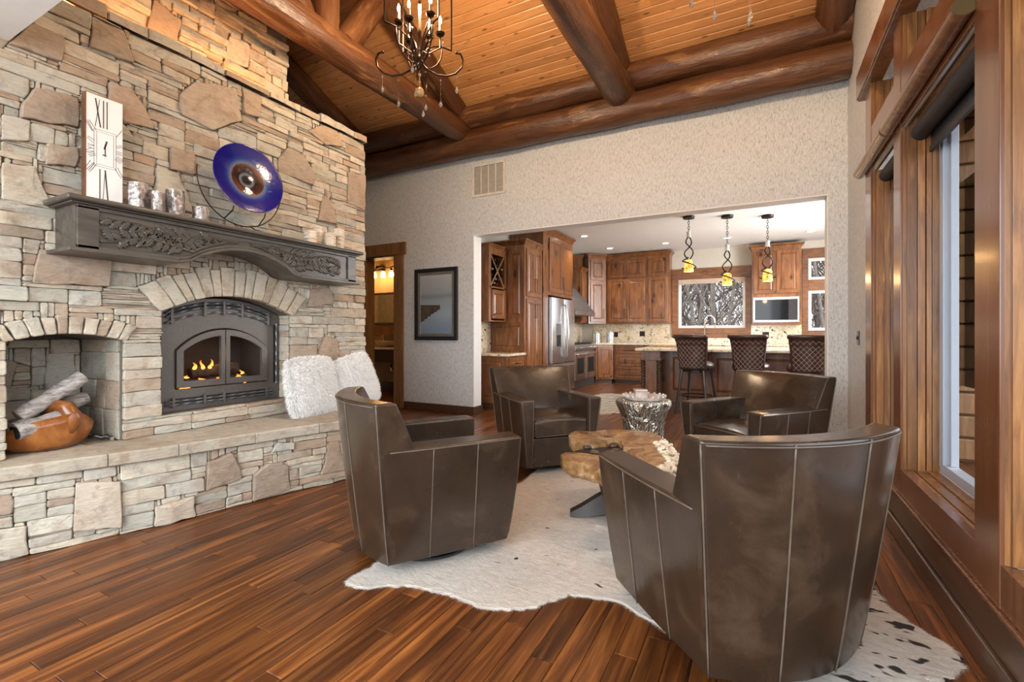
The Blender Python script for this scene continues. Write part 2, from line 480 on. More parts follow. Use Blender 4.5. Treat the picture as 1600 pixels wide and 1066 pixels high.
# windows: three bays
BAYS = [(3.43, 4.06), (2.27, 3.28), (0.95, 2.07)]
POSTS = [(4.06, 4.38), (3.28, 3.43), (2.07, 2.27), (0.60, 0.95)]
WI = [thing('window_%d' % (i + 1), None, None, (XC, (a + b) / 2, 0.24), kind='structure') for i, (a, b) in enumerate(BAYS)]
def brd(m, *a):
    m.rnd = random.random(); m.box(*a)
for i, (a, b) in enumerate(BAYS):
    W = WI[i]
    p0, p1 = POSTS[i]
    if i == 0: p1 = 4.25
    obj('casing_post', M().box(XC, 0.722, p0, p1, 0.241, 2.875), TRIMW, W, bevel=0.003)
    obj('casing_head', M().box(XC + 0.002, 0.722, a, b, 2.26, 2.57), TRIMW, W, bevel=0.003)
    obj('casing_sill', M().box(XC + 0.002, 0.722, a, b, 0.241, 0.384), TRIMW, W, bevel=0.003)
    # far and near jamb boards, each board on its own
    for (yy, t, nm) in ((b, 0.022, 'jamb_board'), (a, -0.022, 'jamb_board')):
        xs = [0.690, 0.708, 0.752, 0.788, 0.812, 0.845]
        for k in range(5):
            m = M(); m.rnd = random.random()
            pr = (0.0, 0.004, 0.0, 0.010, 0.004)[k] + 0.001
            y0, y1 = sorted((yy - (pr if t > 0 else -pr), yy + t))
            m.box(xs[k] + 0.0018, xs[k + 1] - 0.0018, y0, y1, 0.385, 2.26)
            obj(nm, m, JAMB, W, bevel=0.0015)
            m = M(); m.rnd = random.random(); m.box(xs[k] + 0.001, xs[k + 1] - 0.001, y0, y1, 2.57, 2.875); obj(nm, m, JAMB, W, bevel=0.0015)
    for (x0, x1, z) in ((0.7225, 0.738, 0.382), (0.74, 0.79, 0.386), (0.792, 0.845, 0.392)):
        m = M(); m.rnd = random.random(); m.box(x0, x1, a, b, 0.33, z); obj('sill_board', m, JAMB, W, bevel=0.003)
    for (z0, z1) in ((0.392, 2.26), (2.57, 2.875)):
        fr = M()
        fr.box(0.845, 0.90, a, a + 0.05, z0, z1); fr.box(0.845, 0.90, b - 0.05, b, z0, z1)
        fr.box(0.845, 0.90, a + 0.05, b - 0.05, z0, z0 + 0.05); fr.box(0.845, 0.90, a + 0.05, b - 0.05, z1 - 0.05, z1)
        fr.box(0.868, 0.90, a + 0.05, a + 0.085, z0 + 0.05, z1 - 0.05); fr.box(0.868, 0.90, b - 0.085, b - 0.05, z0 + 0.05, z1 - 0.05)
        fo = obj('sash', fr, VINYL, W, bevel=0.003)
        obj('pane', M().box(0.882, 0.886, a + 0.07, b - 0.07, z0 + 0.04, z1 - 0.04), PANE, fo)
    if i == 0: obj('casing_post', M().box(XC, 0.722, 0.60, 0.95, 0.241, 2.875), TRIMW, WI[2], bevel=0.003)
hd = M(); hd.box(0.64, 0.745, 0.5, 4.36, 2.885, 3.065); hd.box(0.65, 0.745, 0.5, 4.36, 2.875, 2.885)
obj('trim_window_head', hd, TRIMW, kind='structure', bevel=0.004)

# roller shades: round wooden cassette, track, dark roll and its brackets
def shade(a, b, label, lower=0.0):
    t = thing('roller_shade', label, 'window shade', (0.655, (a + b) / 2, 2.3), group='roller shades over the tall windows')
    m = M(); m.tube([(0.652, a, 2.315), (0.652, b, 2.315)], 0.038, 20)
    obj('cassette', m, TRIMW, t, smooth=True, angle=50)
    m = M(); m.tube([(0.652, a - 0.004, 2.315), (0.652, a + 0.0, 2.315)], 0.0365, 20)
    obj('end_cap', m, plain('olive_end_cap', (0.10, 0.065, 0.022), 0.4), t, smooth=True, angle=50)
    obj('track', M().box(0.690, 0.702, a + 0.02, b + 0.0, 2.245, 2.2595), STEEL, t, bevel=0.001)
    rl = M(); rl.tube([(0.765, a + 0.03, 2.215), (0.765, b - 0.03, 2.215)], 0.042, 20)
    obj('roll', rl, plain('dark_shade_cloth', (0.022, 0.022, 0.022), 0.6), t, smooth=True, angle=50)
    sk = M(); sk.box(0.806, 0.809, a + 0.04, b - 0.04, 2.13 - lower, 2.225); sk.box(0.800, 0.815, a + 0.04, b - 0.04, 2.10 - lower, 2.13 - lower)
    obj('hem', sk, plain('dark_shade_hem', (0.03, 0.03, 0.03), 0.5), t)
    for yy in (a + 0.012, b - 0.03):
        bk = M(); bk.box(0.735, 0.80, yy, yy + 0.012, 2.165, 2.259); bk.box(0.70, 0.80, yy, yy + 0.012, 2.245, 2.259)
        obj('bracket', bk, STEEL, t, bevel=0.002)
shade(3.45, 4.30, 'dark roller shade with a wooden cassette over the narrow window next to the plaster wall')
shade(2.265, 3.425, 'dark roller shade with a wooden cassette over the wide middle window')

# ------------------------------------------------------------------ ceiling of boards
def zc(y): return 4.20 + 0.445 * (5.2 - y)
YR = 3.02
ceil_o = tag(bpy.data.objects.new('ceiling', None), kind='structure'); COL.objects.link(ceil_o); ceil_o['_o'] = (0, 0, 0)
sl = math.hypot(1, 0.445); BW = 0.092
items = []
ny, nz = 0.445 / sl, 1.0 / sl
def cpt(x, s, d):  # s = distance down the slope from the ridge, d = depth below the deck
    y = YR + s / sl
    return (x, y - d * ny, zc(y) - d * nz)
s = 0.0
rs = random.Random(5)
while s < 2.78:
    x = -8 - rs.random() * 2
    while x < 1.0:
        L = rs.uniform(1.8, 3.6)
        m = M(); m.rnd = rs.random()
        x0, x1 = max(x, -8), min(x + L, 0.95)
        if x1 > x0 + 0.05:
            t = 0.010; e = 0.006
            m.loft([[cpt(x0, s, -0.02), cpt(x1, s, -0.02), cpt(x1, s + BW - 0.001, -0.02), cpt(x0, s + BW - 0.001, -0.02)],
                    [cpt(x0, s + .001, 0.0), cpt(x1, s + .001, 0.0), cpt(x1, s + BW - 0.001, 0.0), cpt(x0, s + BW - 0.001, 0.0)],
                    [cpt(x0, s + t, e), cpt(x1 , s + t, e), cpt(x1, s + BW - t, e), cpt(x0, s + BW - t, e)]], True, False, True)
            fixm = m
            items.append((m, cpt((x0 + x1) / 2, s + BW / 2, 0), (x1 - x0) * BW))
        x += L
    s += BW
for m, c, sz in items: obj('board', m, PINE, ceil_o)
dk = M(); dk.add([cpt(-8, -0.1, -0.021), cpt(0.95, -0.1, -0.021), cpt(0.95, 2.85, -0.021), cpt(-8, 2.85, -0.021)], [(0, 1, 2, 3)])
dk.add([(-8, YR, zc(YR) + 0.02), (0.95, YR, zc(YR) + 0.02), (0.95, -1.5, zc(YR) - 0.445 * 4.5), (-8, -1.5, zc(YR) - 0.445 * 4.5)], [(0, 1, 2, 3)])
obj('roof_deck', dk, plain('dark_deck', (0.25, 0.11, 0.035), 0.6), ceil_o)
# drywall loft edge over the camera side
obj('ceiling_loft', M().box(-8, 0.745, -1.5, 0.945, 2.658, 2.95), WHITE, kind='structure')
obj('wall_left', M().box(-8.2, -8, -1.5, 11.3, 0, 5.3), WHITE, kind='structure')
obj('wall_hearth_side', M().box(-8, -3.44, -1.5, 0.495, 0, 2.655), WHITE, kind='structure')

# ------------------------------------------------------------------ logs
def log_part(name, p0, p1, r, parent=None, seed=0, taper=0.0, flat0=False):
    rg = random.Random(seed)
    p0 = Vector(p0); p1 = Vector(p1); L = (p1 - p0).length
    n = max(6, int(L / 0.16)); k = 18
    m = M(); m.rnd = rg.random()
    ph = [rg.uniform(0, 6.28) for _ in range(6)]
    rings = []
    for i in range(n + 1):
        z = L * i / n
        rr = r * (1 - taper * i / n) * (1 + 0.025 * math.sin(z * 2.1 + ph[0]) + 0.02 * math.sin(z * 5.3 + ph[1]))
        ring = []
        for j in range(k):
            a = 2 * PI * j / k
            q = rr * (1 + 0.03 * math.sin(a * 2 + ph[2] + z * 0.7) + 0.025 * math.sin(a * 5 + ph[3] + z * 1.9) + 0.012 * rg.uniform(-1, 1))
            ring.append((q * math.cos(a), q * math.sin(a), z))
        rings.append(ring)
    m.loft(rings)
    me = m.mesh(name); fixn(me)
    o = bpy.data.objects.new(name, me); COL.objects.link(o)
    me.materials.append(LOG)
    me.polygons.foreach_set('use_smooth', [True] * len(me.polygons)); me.set_sharp_from_angle(angle=math.radians(60))
    rot = (p1 - p0).to_track_quat('Z', 'X')
    base = Vector(parent['_o']) if parent is not None else Vector((0, 0, 0))
    o.rotation_mode = 'QUATERNION'; o.rotation_quaternion = rot; o.location = p0 - base
    if parent is not None: o.parent = parent
    return o
o = log_part('plate_log', (-8, 5.36, 3.69), (0.74, 5.36, 3.69), 0.165, seed=11)
tag(o, 'lower dark stained log lying along the top of the plaster wall', 'log beam')
o = log_part('plate_log', (-8, 5.30, 4.00), (0.74, 5.30, 4.00), 0.155, seed=12)
tag(o, 'upper dark stained log stacked on the wall log under the pine boards', 'log beam')

def truss(x, seed, label, struts=True):
    t = thing('log_truss', label, 'roof truss', (x, YR, 3.6))
    log_part('tie_beam', (x, 5.38, 3.83), (x, -0.9, 3.83), 0.155, t, seed)
    a = 0.15
    log_part('rafter', (x, 5.30, zc(5.30) - 0.13), (x, YR - 0.05, zc(YR - 0.05) - 0.13), 0.13, t, seed + 1)
    log_part('rafter', (x, -0.6, zc(YR) - 0.445 * (YR + 0.6) - 0.13), (x, YR + 0.05, zc(YR + 0.05) - 0.13), 0.13, t, seed + 2)
    log_part('king_post', (x, YR, 3.90), (x, YR, zc(YR) - 0.15), 0.135, t, seed + 3)
    log_part('strut', (x, YR + 0.23, 3.90), (x, YR + 0.72, zc(YR + 0.72) - 0.15), 0.135, t, seed + 4)
    log_part('strut', (x, YR - 0.23, 3.90), (x, YR - 0.72, zc(YR + 0.72) - 0.15), 0.12, t, seed + 5)
    return t
truss(-3.55, 20, 'log truss with king post and struts crossing above the stone fireplace')
truss(-1.40, 30, 'plain log truss reaching the wall above the kitchen opening')
for (x, sd, lb) in ((0.60, 40, 'dark log rafter against the window wall gable'), (-5.45, 41, 'dark log rafter in shadow beyond the chimney')):
    o = log_part('gable_log', (x, 5.36, zc(5.36) - 0.14), (x, YR - 0.2, zc(YR - 0.2) - 0.14), 0.15, None, sd)
    tag(o, lb, 'log beam')

# ------------------------------------------------------------------ stonework
def clip_half(poly, p, n, gap):
    """keep the side where (q-p).n >= gap"""
    out = []
    for i in range(len(poly)):
        a = poly[i]; b = poly[(i + 1) % len(poly)]
        da = (a[0] - p[0]) * n[0] + (a[1] - p[1]) * n[1] - gap
        db = (b[0] - p[0]) * n[0] + (b[1] - p[1]) * n[1] - gap
        if da >= 0: out.append(a)
        if (da >= 0) != (db >= 0):
            t = da / (da - db); out.append((a[0] + (b[0] - a[0]) * t, a[1] + (b[1] - a[1]) * t))
    return out
def ccw(poly):
    A = sum(poly[i][0] * poly[(i + 1) % len(poly)][1] - poly[(i + 1) % len(poly)][0] * poly[i][1] for i in range(len(poly))) / 2
    return (poly if A > 0 else poly[::-1]), abs(A)
def inside(poly, x, y):
    c = False
    for i in range(len(poly)):
        (x0, y0), (x1, y1) = poly[i], poly[(i + 1) % len(poly)]
        if (y0 > y) != (y1 > y) and x < (x1 - x0) * (y - y0) / (y1 - y0) + x0: c = not c
    return c
def stone(poly, fmap, depth, rg, rough=0.004, rnd=None):
    """one stone: irregular outline, worn edges, a face that is slightly tilted and domed"""
    poly, A = ccw(poly)
    cx = sum(p[0] for p in poly) / len(poly); cy = sum(p[1] for p in poly) / len(poly)
    out = []
    n = len(poly)
    for i in range(n):
        a = poly[i - 1]; p = poly[i]; b = poly[(i + 1) % n]
        la = math.dist(a, p); lb = math.dist(p, b)
        k = min(0.007, la * 0.3, lb * 0.3) * rg.uniform(0.5, 1.2)
        out.append((p[0] + (a[0] - p[0]) * k / max(la, 1e-6), p[1] + (a[1] - p[1]) * k / max(la, 1e-6)))
        out.append((p[0] + (b[0] - p[0]) * k / max(lb, 1e-6), p[1] + (b[1] - p[1]) * k / max(lb, 1e-6)))
        m_ = int(lb / 0.09)
        for q in range(1, m_ + 1):
            t = q / (m_ + 1)
            out.append((p[0] + (b[0] - p[0]) * t + rg.uniform(-rough, rough), p[1] + (b[1] - p[1]) * t + rg.uniform(-rough, rough)))
    sz = math.sqrt(A)
    tx = rg.uniform(-0.10, 0.10); ty = rg.uniform(-0.14, 0.14)
    def shrink(p, d):
        l = math.dist(p, (cx, cy)); f = max(0.3, (l - d) / max(l, 1e-6)); return (cx + (p[0] - cx) * f, cy + (p[1] - cy) * f)
    m = M(); m.rnd = rg.random() if rnd is None else rnd
    e = min(0.004, sz * 0.06)
    def dd(p): return depth + max(-0.012, min(0.012, tx * (p[0] - cx) + ty * (p[1] - cy)))
    r0 = [fmap(p[0], p[1], -0.012) for p in out]
    r1 = [fmap(p[0], p[1], max(0.002, dd(p) - e)) for p in out]
    i2 = [shrink(p, e * 1.1 + rg.uniform(0, 0.002)) for p in out]
    r2 = [fmap(p[0], p[1], dd(p) + rg.uniform(-0.0015, 0.0015)) for p in i2]
    m.loft([r0, r1, r2], True, False, False)
    n0 = len(m.v); k = len(r2)
    cpos = fmap(cx + rg.uniform(-.2, .2) * sz, cy + rg.uniform(-.2, .2) * sz, dd((cx, cy)) + rg.uniform(0, 0.006) * min(1.5, sz * 8))
    m.v.append(tuple(cpos))
    for j in range(k):
        m.f.append((n0 - k + j, n0 - k + (j + 1) % k, n0)); m.r.append(m.rnd)
    return m, fmap(cx, cy, depth), A

def pack(s0, s1, z0, z1, feats, hole, rg, hs=(4, 5, 6, 7, 8, 9), ws=(10, 45), cell=0.01):
    nx = int((s1 - s0) / cell); nz = int((z1 - z0) / cell)
    occ = np.zeros((nz, nx), bool)
    for j in range(nz):
        for i in range(nx):
            x = s0 + (i + .5) * cell; z = z0 + (j + .5) * cell
            if hole and hole(x, z): occ[j, i] = True
    for f0 in feats:
        fx = sum(p[0] for p in f0) / len(f0); fz = sum(p[1] for p in f0) / len(f0)
        f = [(fx + (p[0] - fx) * 0.86, fz + (p[1] - fz) * 0.86) for p in f0]
        xs = [p[0] for p in f]; zs = [p[1] for p in f]
        for j in range(max(0, int((min(zs) - z0) / cell)), min(nz, int((max(zs) - z0) / cell) + 1)):
            for i in range(max(0, int((min(xs) - s0) / cell)), min(nx, int((max(xs) - s0) / cell) + 1)):
                if inside(f, s0 + (i + .5) * cell, z0 + (j + .5) * cell): occ[j, i] = True
    rects = []
    for j in range(nz):
        i = 0
        while i < nx:
            if occ[j, i]: i += 1; continue
            run = 1
            while i + run < nx and not occ[j, i + run] and run < 70: run += 1
            w = min(run, rg.randint(*ws))
            if run - w < ws[0] * 0.8: w = run if run < ws[1] * 1.3 else (run // 2)
            # heights of the neighbours' tops, so that courses close up level
            def top(col):
                if col < 0 or col >= nx: return 0
                k = 0
                while j + k < nz and occ[j + k, col]: k += 1
                return k if k <= hs[-1] * 1.3 else 0
            tl, tr = top(i - 1), top(i + w)
            c = [t for t in (tl, tr) if t >= hs[0] - 1]
            if w < ws[0] and c: h = min(c)
            elif c and rg.random() < 0.72: h = min(c) if rg.random() < 0.6 else rg.choice(c)
            else: h = rg.choice(hs)
            h = max(2, min(h, nz - j))
            if nz - j - h < 3: h = nz - j
            while h > 1 and occ[j:j + h, i:i + w].any(): h -= 1
            occ[j:j + h, i:i + w] = True
            rects.append((s0 + i * cell, s0 + (i + w) * cell, z0 + j * cell, z0 + (j + h) * cell))
            i += w
    return rects

def stonework(s0, s1, z0, z1, feats, hole, fmap, seed, hs=(4, 5, 6, 7, 8, 9), ws=(14, 52), gap=0.0012, dr=(0.016, 0.029), fd=(0.03, 0.045), pal=None):
    rg = random.Random(seed); items = []; polys = []
    fe = [ccw(f)[0] for f in feats]
    for (a, b, c, d) in pack(s0, s1, z0, z1, fe, hole, rg, hs, ws):
        if (d - c) < 0.009 or (b - a) < 0.012: continue
        jz = rg.uniform(-0.004, 0.004)
        poly = [(a + gap, c + gap + jz * 0.3), (b - gap, c + gap - jz * .3), (b - gap + rg.uniform(-.004, .001), d - gap + jz * .3), (a + gap + rg.uniform(-.001, .004), d - gap - jz * .3)]
        cx, cz = (a + b) / 2, (c + d) / 2
        ok = True
        for f in fe:
            if min(p[0] for p in f) > b or max(p[0] for p in f) < a or min(p[1] for p in f) > d or max(p[1] for p in f) < c: continue
            best = None
            for q in range(len(f)):
                p0, p1 = f[q], f[(q + 1) % len(f)]
                l = math.dist(p0, p1); n = ((p1[1] - p0[1]) / l, -(p1[0] - p0[0]) / l)   # outward of a ccw polygon
                dist = (cx - p0[0]) * n[0] + (cz - p0[1]) * n[1]
                if best is None or dist > best[0]: best = (dist, p0, n)
            poly = clip_half(poly, best[1], best[2], gap * 1.5)
            if len(poly) < 3: ok = False; break
        if not ok: continue
        if ccw(poly)[1] < 0.00012: continue
        items.append(stone(poly, fmap, rg.uniform(*dr), rg, 0.0035)); polys.append(poly)
    # small stones packed into whatever the courses left open
    nx = int((s1 - s0) / .01); nz = int((z1 - z0) / .01); cov = np.zeros((nz, nx), bool)
    for p in polys + fe:
        for j in range(max(0, int((min(q[1] for q in p) - z0) / .01)), min(nz, int((max(q[1] for q in p) - z0) / .01) + 1)):
            for i in range(max(0, int((min(q[0] for q in p) - s0) / .01)), min(nx, int((max(q[0] for q in p) - s0) / .01) + 1)):
                if not cov[j, i] and inside(p, s0 + (i + .5) * .01, z0 + (j + .5) * .01): cov[j, i] = True
    def taken(x, z):
        return cov[min(nz - 1, int((z - z0) / .01)), min(nx - 1, int((x - s0) / .01))] or (hole is not None and hole(x, z))
    for (a, b, c, d) in pack(s0, s1, z0, z1, [], taken, rg, (3, 4, 5, 6, 8), (6, 20)):
        if (b - a) * (d - c) < .0003: continue
        items.append(stone([(a + .001, c + .001), (b - .001, c + .001), (b - .001, d - .001), (a + .001, d - .001)], fmap, rg.uniform(dr[0] * .6, dr[0]), rg, .003))
    for f in feats:
        items.append(stone(f, fmap, rg.uniform(*fd), rg, 0.008, rnd=rg.choice([0.25, 0.55, 0.62, 0.66, 0.75, 0.79, 0.88, 0.9, 0.97])))
    return items

XS = -3.5
ZL = 3.02
F1 = [[(1.291, 3.0), (1.448, 3.0), (1.499, 2.825), (1.282, 2.809)], [(1.767, 2.752), (1.857, 2.873), (2.149, 2.966), (2.198, 2.741), (1.986, 2.588), (1.775, 2.616)],
      [(1.043, 2.455), (1.227, 2.484), (1.232, 2.32), (1.108, 2.289), (0.988, 2.276), (0.993, 2.347)], [(1.03, 2.796), (1.162, 2.799), (1.154, 2.657), (0.945, 2.645)],
      [(1.368, 2.643), (1.482, 2.656), (1.55, 2.586), (1.611, 2.453), (1.448, 2.431), (1.368, 2.527)], [(2.503, 2.549), (2.58, 2.669), (2.734, 2.651), (2.851, 2.521), (2.831, 2.43), (2.503, 2.444)],
      [(2.779, 2.889), (2.95, 3.0), (3.09, 3.0), (3.129, 2.962), (3.151, 2.88), (2.968, 2.828)], [(2.954, 2.378), (3.04, 2.341), (3.091, 2.146), (2.878, 2.131)],
      [(1.068, 1.59), (1.384, 1.581), (1.368, 1.412), (1.035, 1.401)], [(0.921, 2.016), (1.043, 2.031), (1.108, 1.863), (1.095, 1.834), (0.921, 1.826)],
      [(2.812, 1.517), (3.018, 1.546), (3.033, 1.4), (2.785, 1.359)], [(2.968, 1.107), (3.091, 1.077), (3.136, 0.884), (2.878, 0.908)],
      [(1.622, 2.211), (1.755, 2.209), (1.857, 1.959), (1.604, 2.006)], [(1.705, 2.365), (1.857, 2.382), (1.857, 2.226), (1.705, 2.224)],
      [(2.198, 2.985), (2.353, 2.99), (2.327, 2.818), (2.208, 2.804)], [(3.229, 2.663), (3.441, 2.695), (3.441, 2.345), (3.229, 2.37)],
      [(1.095, 2.178), (1.227, 2.199), (1.221, 2.086), (1.089, 2.059)], [(0.921, 2.266), (1.03, 2.276), (1.023, 2.163), (0.921, 2.133)]]
NY0, NY1, FY0, FY1 = 0.94, 1.448, 1.66, 2.62
def arc_top(y, y0, y1, zs, za):
    h = (y1 - y0) / 2; r = (h * h + (za - zs) ** 2) / (2 * (za - zs)); return za - r + math.sqrt(max(0, r * r - (y - (y0 + y1) / 2) ** 2))
def niche_top(y): return arc_top(y, NY0, NY1, 1.085, 1.128)
def fire_top(y): return arc_top(y, FY0, FY1, 1.275, 1.405)
VN = []   # niche voussoirs: fan of nine
def fan(y0, y1, topf, n, depth, spread, jit, rg):
    cyl = (y0 + y1) / 2; out = []
    ws = [rg.uniform(0.75, 1.25) for _ in range(n)]; tot = sum(ws); acc = 0
    ed = [0]
    for q in ws: acc += q; ed.append(acc / tot)
    e0, e1 = y0 - 0.015, y1 + 0.015
    for k in range(n):
        ya, yb = e0 + (e1 - e0) * ed[k], e0 + (e1 - e0) * ed[k + 1]
        def pt(y, h):
            yc = min(max(y, y0), y1); z = topf(yc)
            an = spread * (y - cyl) / ((e1 - e0) / 2)
            return (y + h * math.sin(an), z + h * math.cos(an))
        d = depth * rg.uniform(0.92, 1.1); g = 0.003
        out.append([pt(ya + g, 0.0), pt(yb - g, 0.0), pt(yb - g, d), pt(ya + g, d)])
    return out
rgv = random.Random(21)
VN = fan(NY0, NY1, niche_top, 10, 0.10, 0.55, 0.01, rgv)
VF = fan(FY0, FY1, fire_top, 14, 0.20, 0.72, 0.01, rgv)
def hull_fan(v):
    return [q for s_ in v for q in (s_[0], s_[1])] + [q for s_ in reversed(v) for q in (s_[2], s_[3])]
HN, HF = hull_fan(VN), hull_fan(VF)
def hole(y, z):
    if NY0 - 0.0 < y < NY1 + 0.0 and z < niche_top(y) + 0.012: return True
    if FY0 < y < FY1 and 0.585 < z < fire_top(y) + 0.012: return True
    return inside(HN, y, z) or inside(HF, y, z)
fp = thing('stone_fireplace', 'pale ledgestone fireplace wall with an arched firebox and a log niche', 'fireplace', (XS, 2.1, 0.47))
back = M()
def strip(m, xp, s0, s1, z0, z1, holes, step=0.02):
    n = int(round((s1 - s0) / step))
    for i in range(n):
        a = s0 + i * (s1 - s0) / n; b = s0 + (i + 1) * (s1 - s0) / n; c = (a + b) / 2
        lev = z0
        segs = []
        for (h0, h1, f, zb) in holes:
            if h0 - 1e-6 < c < h1 + 1e-6:
                if zb > lev: segs.append((lev, zb, zb, True))
                lev = None; top = (f(min(max(a, h0), h1)), f(min(max(b, h0), h1)))
                break
        if lev is None:
            for sg in segs: m.add([(xp, a, sg[0]), (xp, b, sg[0]), (xp, b, sg[1]), (xp, a, sg[1])], [(0, 1, 2, 3)])
            m.add([(xp, a, top[0]), (xp, b, top[1]), (xp, b, z1), (xp, a, z1)], [(0, 1, 2, 3)])
            m.add([(xp, a, top[0]), (xp, b, top[1]), (xp - 0.5, b, top[1]), (xp - 0.5, a, top[0])], [(0, 1, 2, 3)])
        else:
            m.add([(xp, a, z0), (xp, b, z0), (xp, b, z1), (xp, a, z1)], [(0, 1, 2, 3)])
strip(back, XS, 0.5, 3.42, 0.0, ZL, [(NY0, NY1, niche_top, 0.466), (FY0, FY1, fire_top, 0.585)])
for (y, z0, z1) in ((NY0, .466, 1.10), (NY1, .466, 1.10), (FY0, .585, 1.29), (FY1, .585, 1.29)):
    back.add([(XS, y, z0), (XS - .55, y, z0), (XS - .55, y, z1), (XS, y, z1)], [(0, 1, 2, 3)])
back.add([(XS, FY0, .585), (XS, FY1, .585), (XS - .55, FY1, .585), (XS - .55, FY0, .585)], [(0, 1, 2, 3)])
back.add([(XS - .55, NY0, .45), (XS - .55, FY1, .45), (XS - .55, FY1, 1.5), (XS - .55, NY0, 1.5)], [(0, 1, 2, 3)])
back.add([(XS, 3.42, 0), (XS - 1.2, 3.42, 0), (XS - 1.2, 3.42, ZL), (XS, 3.42, ZL)], [(0, 1, 2, 3)])
back.add([(XS, 0.5, ZL), (XS, 3.42, ZL), (XS - 1.2, 3.42, ZL), (XS - 1.2, 0.5, ZL)], [(0, 1, 2, 3)])
obj('mortar_bed', back, MORTAR, fp, fix=False)
fmap = lambda y, z, d: (XS + d, y, z)
items = stonework(0.5, 3.46, 0.47, ZL, F1, hole, fmap, 31, hs=(4, 5, 6, 7, 8, 9, 11), ws=(15, 54))
for v in VN + VF: items.append(stone(v, fmap, rgv.uniform(0.03, 0.045), rgv, 0.004, rnd=rgv.choice([0.13, 0.27, 0.5, 0.97, 0.75])))
# stones turning the far corner
gm = lambda s, z, d: (XS - s, 3.42 + d, z)
pieces(items, 'stone', 'small_stones', STONE, fp, 300)
it2 = stonework(-0.0, 1.1, 0.47, ZL, [], None, gm, 32, ws=(14, 40))
it2 += stonework(NY0 + 0.01, NY1 - 0.01, 0.47, 1.09, [[(0.96, 0.80), (1.10, 0.80), (1.13, 0.95), (1.02, 1.0), (0.96, 0.96)], [(1.25, 0.78), (1.40, 0.80), (1.40, 1.0), (1.27, 1.0)]], None, lambda y, z, d: (XS - 0.53 + d, y, z), 33, hs=(10, 12, 15), ws=(14, 26))
it2 += stonework(0.01, 0.52, 0.47, 1.09, [], None, lambda s, z, d: (XS - s, NY1 - d * 0.5, z), 34, hs=(11, 14, 18, 22), ws=(12, 22))
it2 += stonework(0.0, 0.16, 0.59, 1.28, [], None, lambda s, z, d: (XS - s, FY1 - d * 0.4, z), 35, hs=(5, 6, 7), ws=(14, 18))
pieces(it2, 'reveal_stone', 'reveal_stones', STONE, fp, 120)

# ledge and upper chimney
ch = thing('stone_chimney', 'upper stone chimney set back above the ledge in warm lamp light', 'chimney', (-3.9, 2.0, 3.02))
cb = M(); cb.box(-4.6, -3.9, -0.5, 2.86, 2.96, 5.1); obj('mortar_bed', cb, MORTAR, ch)
FC = [[(1.75, 3.3), (1.95, 3.32), (1.98, 3.5), (1.8, 3.55)], [(2.3, 3.35), (2.5, 3.4), (2.52, 3.6), (2.34, 3.58)], [(2.62, 3.12), (2.84, 3.12), (2.84, 3.36), (2.66, 3.38)], [(1.2, 3.2), (1.45, 3.22), (1.4, 3.4), (1.22, 3.38)]]
ci = stonework(0.9, 2.88, 3.0, 4.3, FC, None, lambda y, z, d: (-3.9 + d, y, z), 41, hs=(5, 6, 7, 8, 9, 11), ws=(12, 40), dr=(0.015, 0.055))
pieces(ci, 'stone', 'small_stones', STONE, ch, 180)
lg = thing('ledge_course', 'rough stone course capping the ledge below the chimney', 'stone ledge', (XS, 2, 3.0))
li = []
rgl = random.Random(44); y = 0.5
while y < 3.44:
    L = min(rgl.uniform(0.16, 0.4), 3.46 - y)
    if 3.46 - y - L < 0.1: L = 3.46 - y
    m, c, A = stone([(y + .002, -0.42), (y + L - .002, -0.42), (y + L - .002, rgl.uniform(0.03, 0.05)), (y + .002, rgl.uniform(0.03, 0.05))], lambda s, q, d: (XS + q, s, ZL + 0.012 + d), rgl.uniform(0.04, 0.065), rgl, 0.008)
    obj('capping_stone', m, STONE, lg, fix=True); y += L

# ------------------------------------------------------------------ curved hearth
HP = [(-3.45, .50), (-3.31, .9), (-3.20, 1.2), (-3.09, 1.55), (-3.0, 1.95), (-2.91, 2.3), (-2.80, 2.64), (-2.83, 2.92), (-3.0, 3.16), (-3.24, 3.33), (-3.5, 3.41)]
HL = [0]
for a, b in zip(HP, HP[1:]): HL.append(HL[-1] + math.dist(a, b))
def hpos(s):
    s = min(max(s, 0), HL[-1] - 1e-6)
    for i in range(len(HL) - 1):
        if s <= HL[i + 1]:
            t = (s - HL[i]) / (HL[i + 1] - HL[i]); a, b = HP[i], HP[i + 1]
            # smooth normal
            def nrm(k):
                k0, k1 = max(k - 1, 0), min(k + 1, len(HP) - 1); dx, dy = HP[k1][0] - HP[k0][0], HP[k1][1] - HP[k0][1]; l = math.hypot(dx, dy); return (dy / l, -dx / l)
            na, nb = nrm(i), nrm(i + 1); n = (na[0] + (nb[0] - na[0]) * t, na[1] + (nb[1] - na[1]) * t)
            return a[0] + (b[0] - a[0]) * t, a[1] + (b[1] - a[1]) * t, n
hm = lambda s, z, d: (lambda q: (q[0] + q[2][0] * (d - 0.03), q[1] + q[2][1] * (d - 0.03), z))(hpos(s))
he = thing('stone_hearth', 'raised curved hearth of grey ledgestone with thick cap slabs', 'hearth', (-3.1, 1.9, 0))
hb = M(); cols = [HL[-1] * i / 60 for i in range(61)]
hb.loft([[hm(s, z, 0.0) for s in cols] for z in (0.0, 0.40)], closed=False)
obj('mortar_bed', hb, MORTAR, he, fix=False)
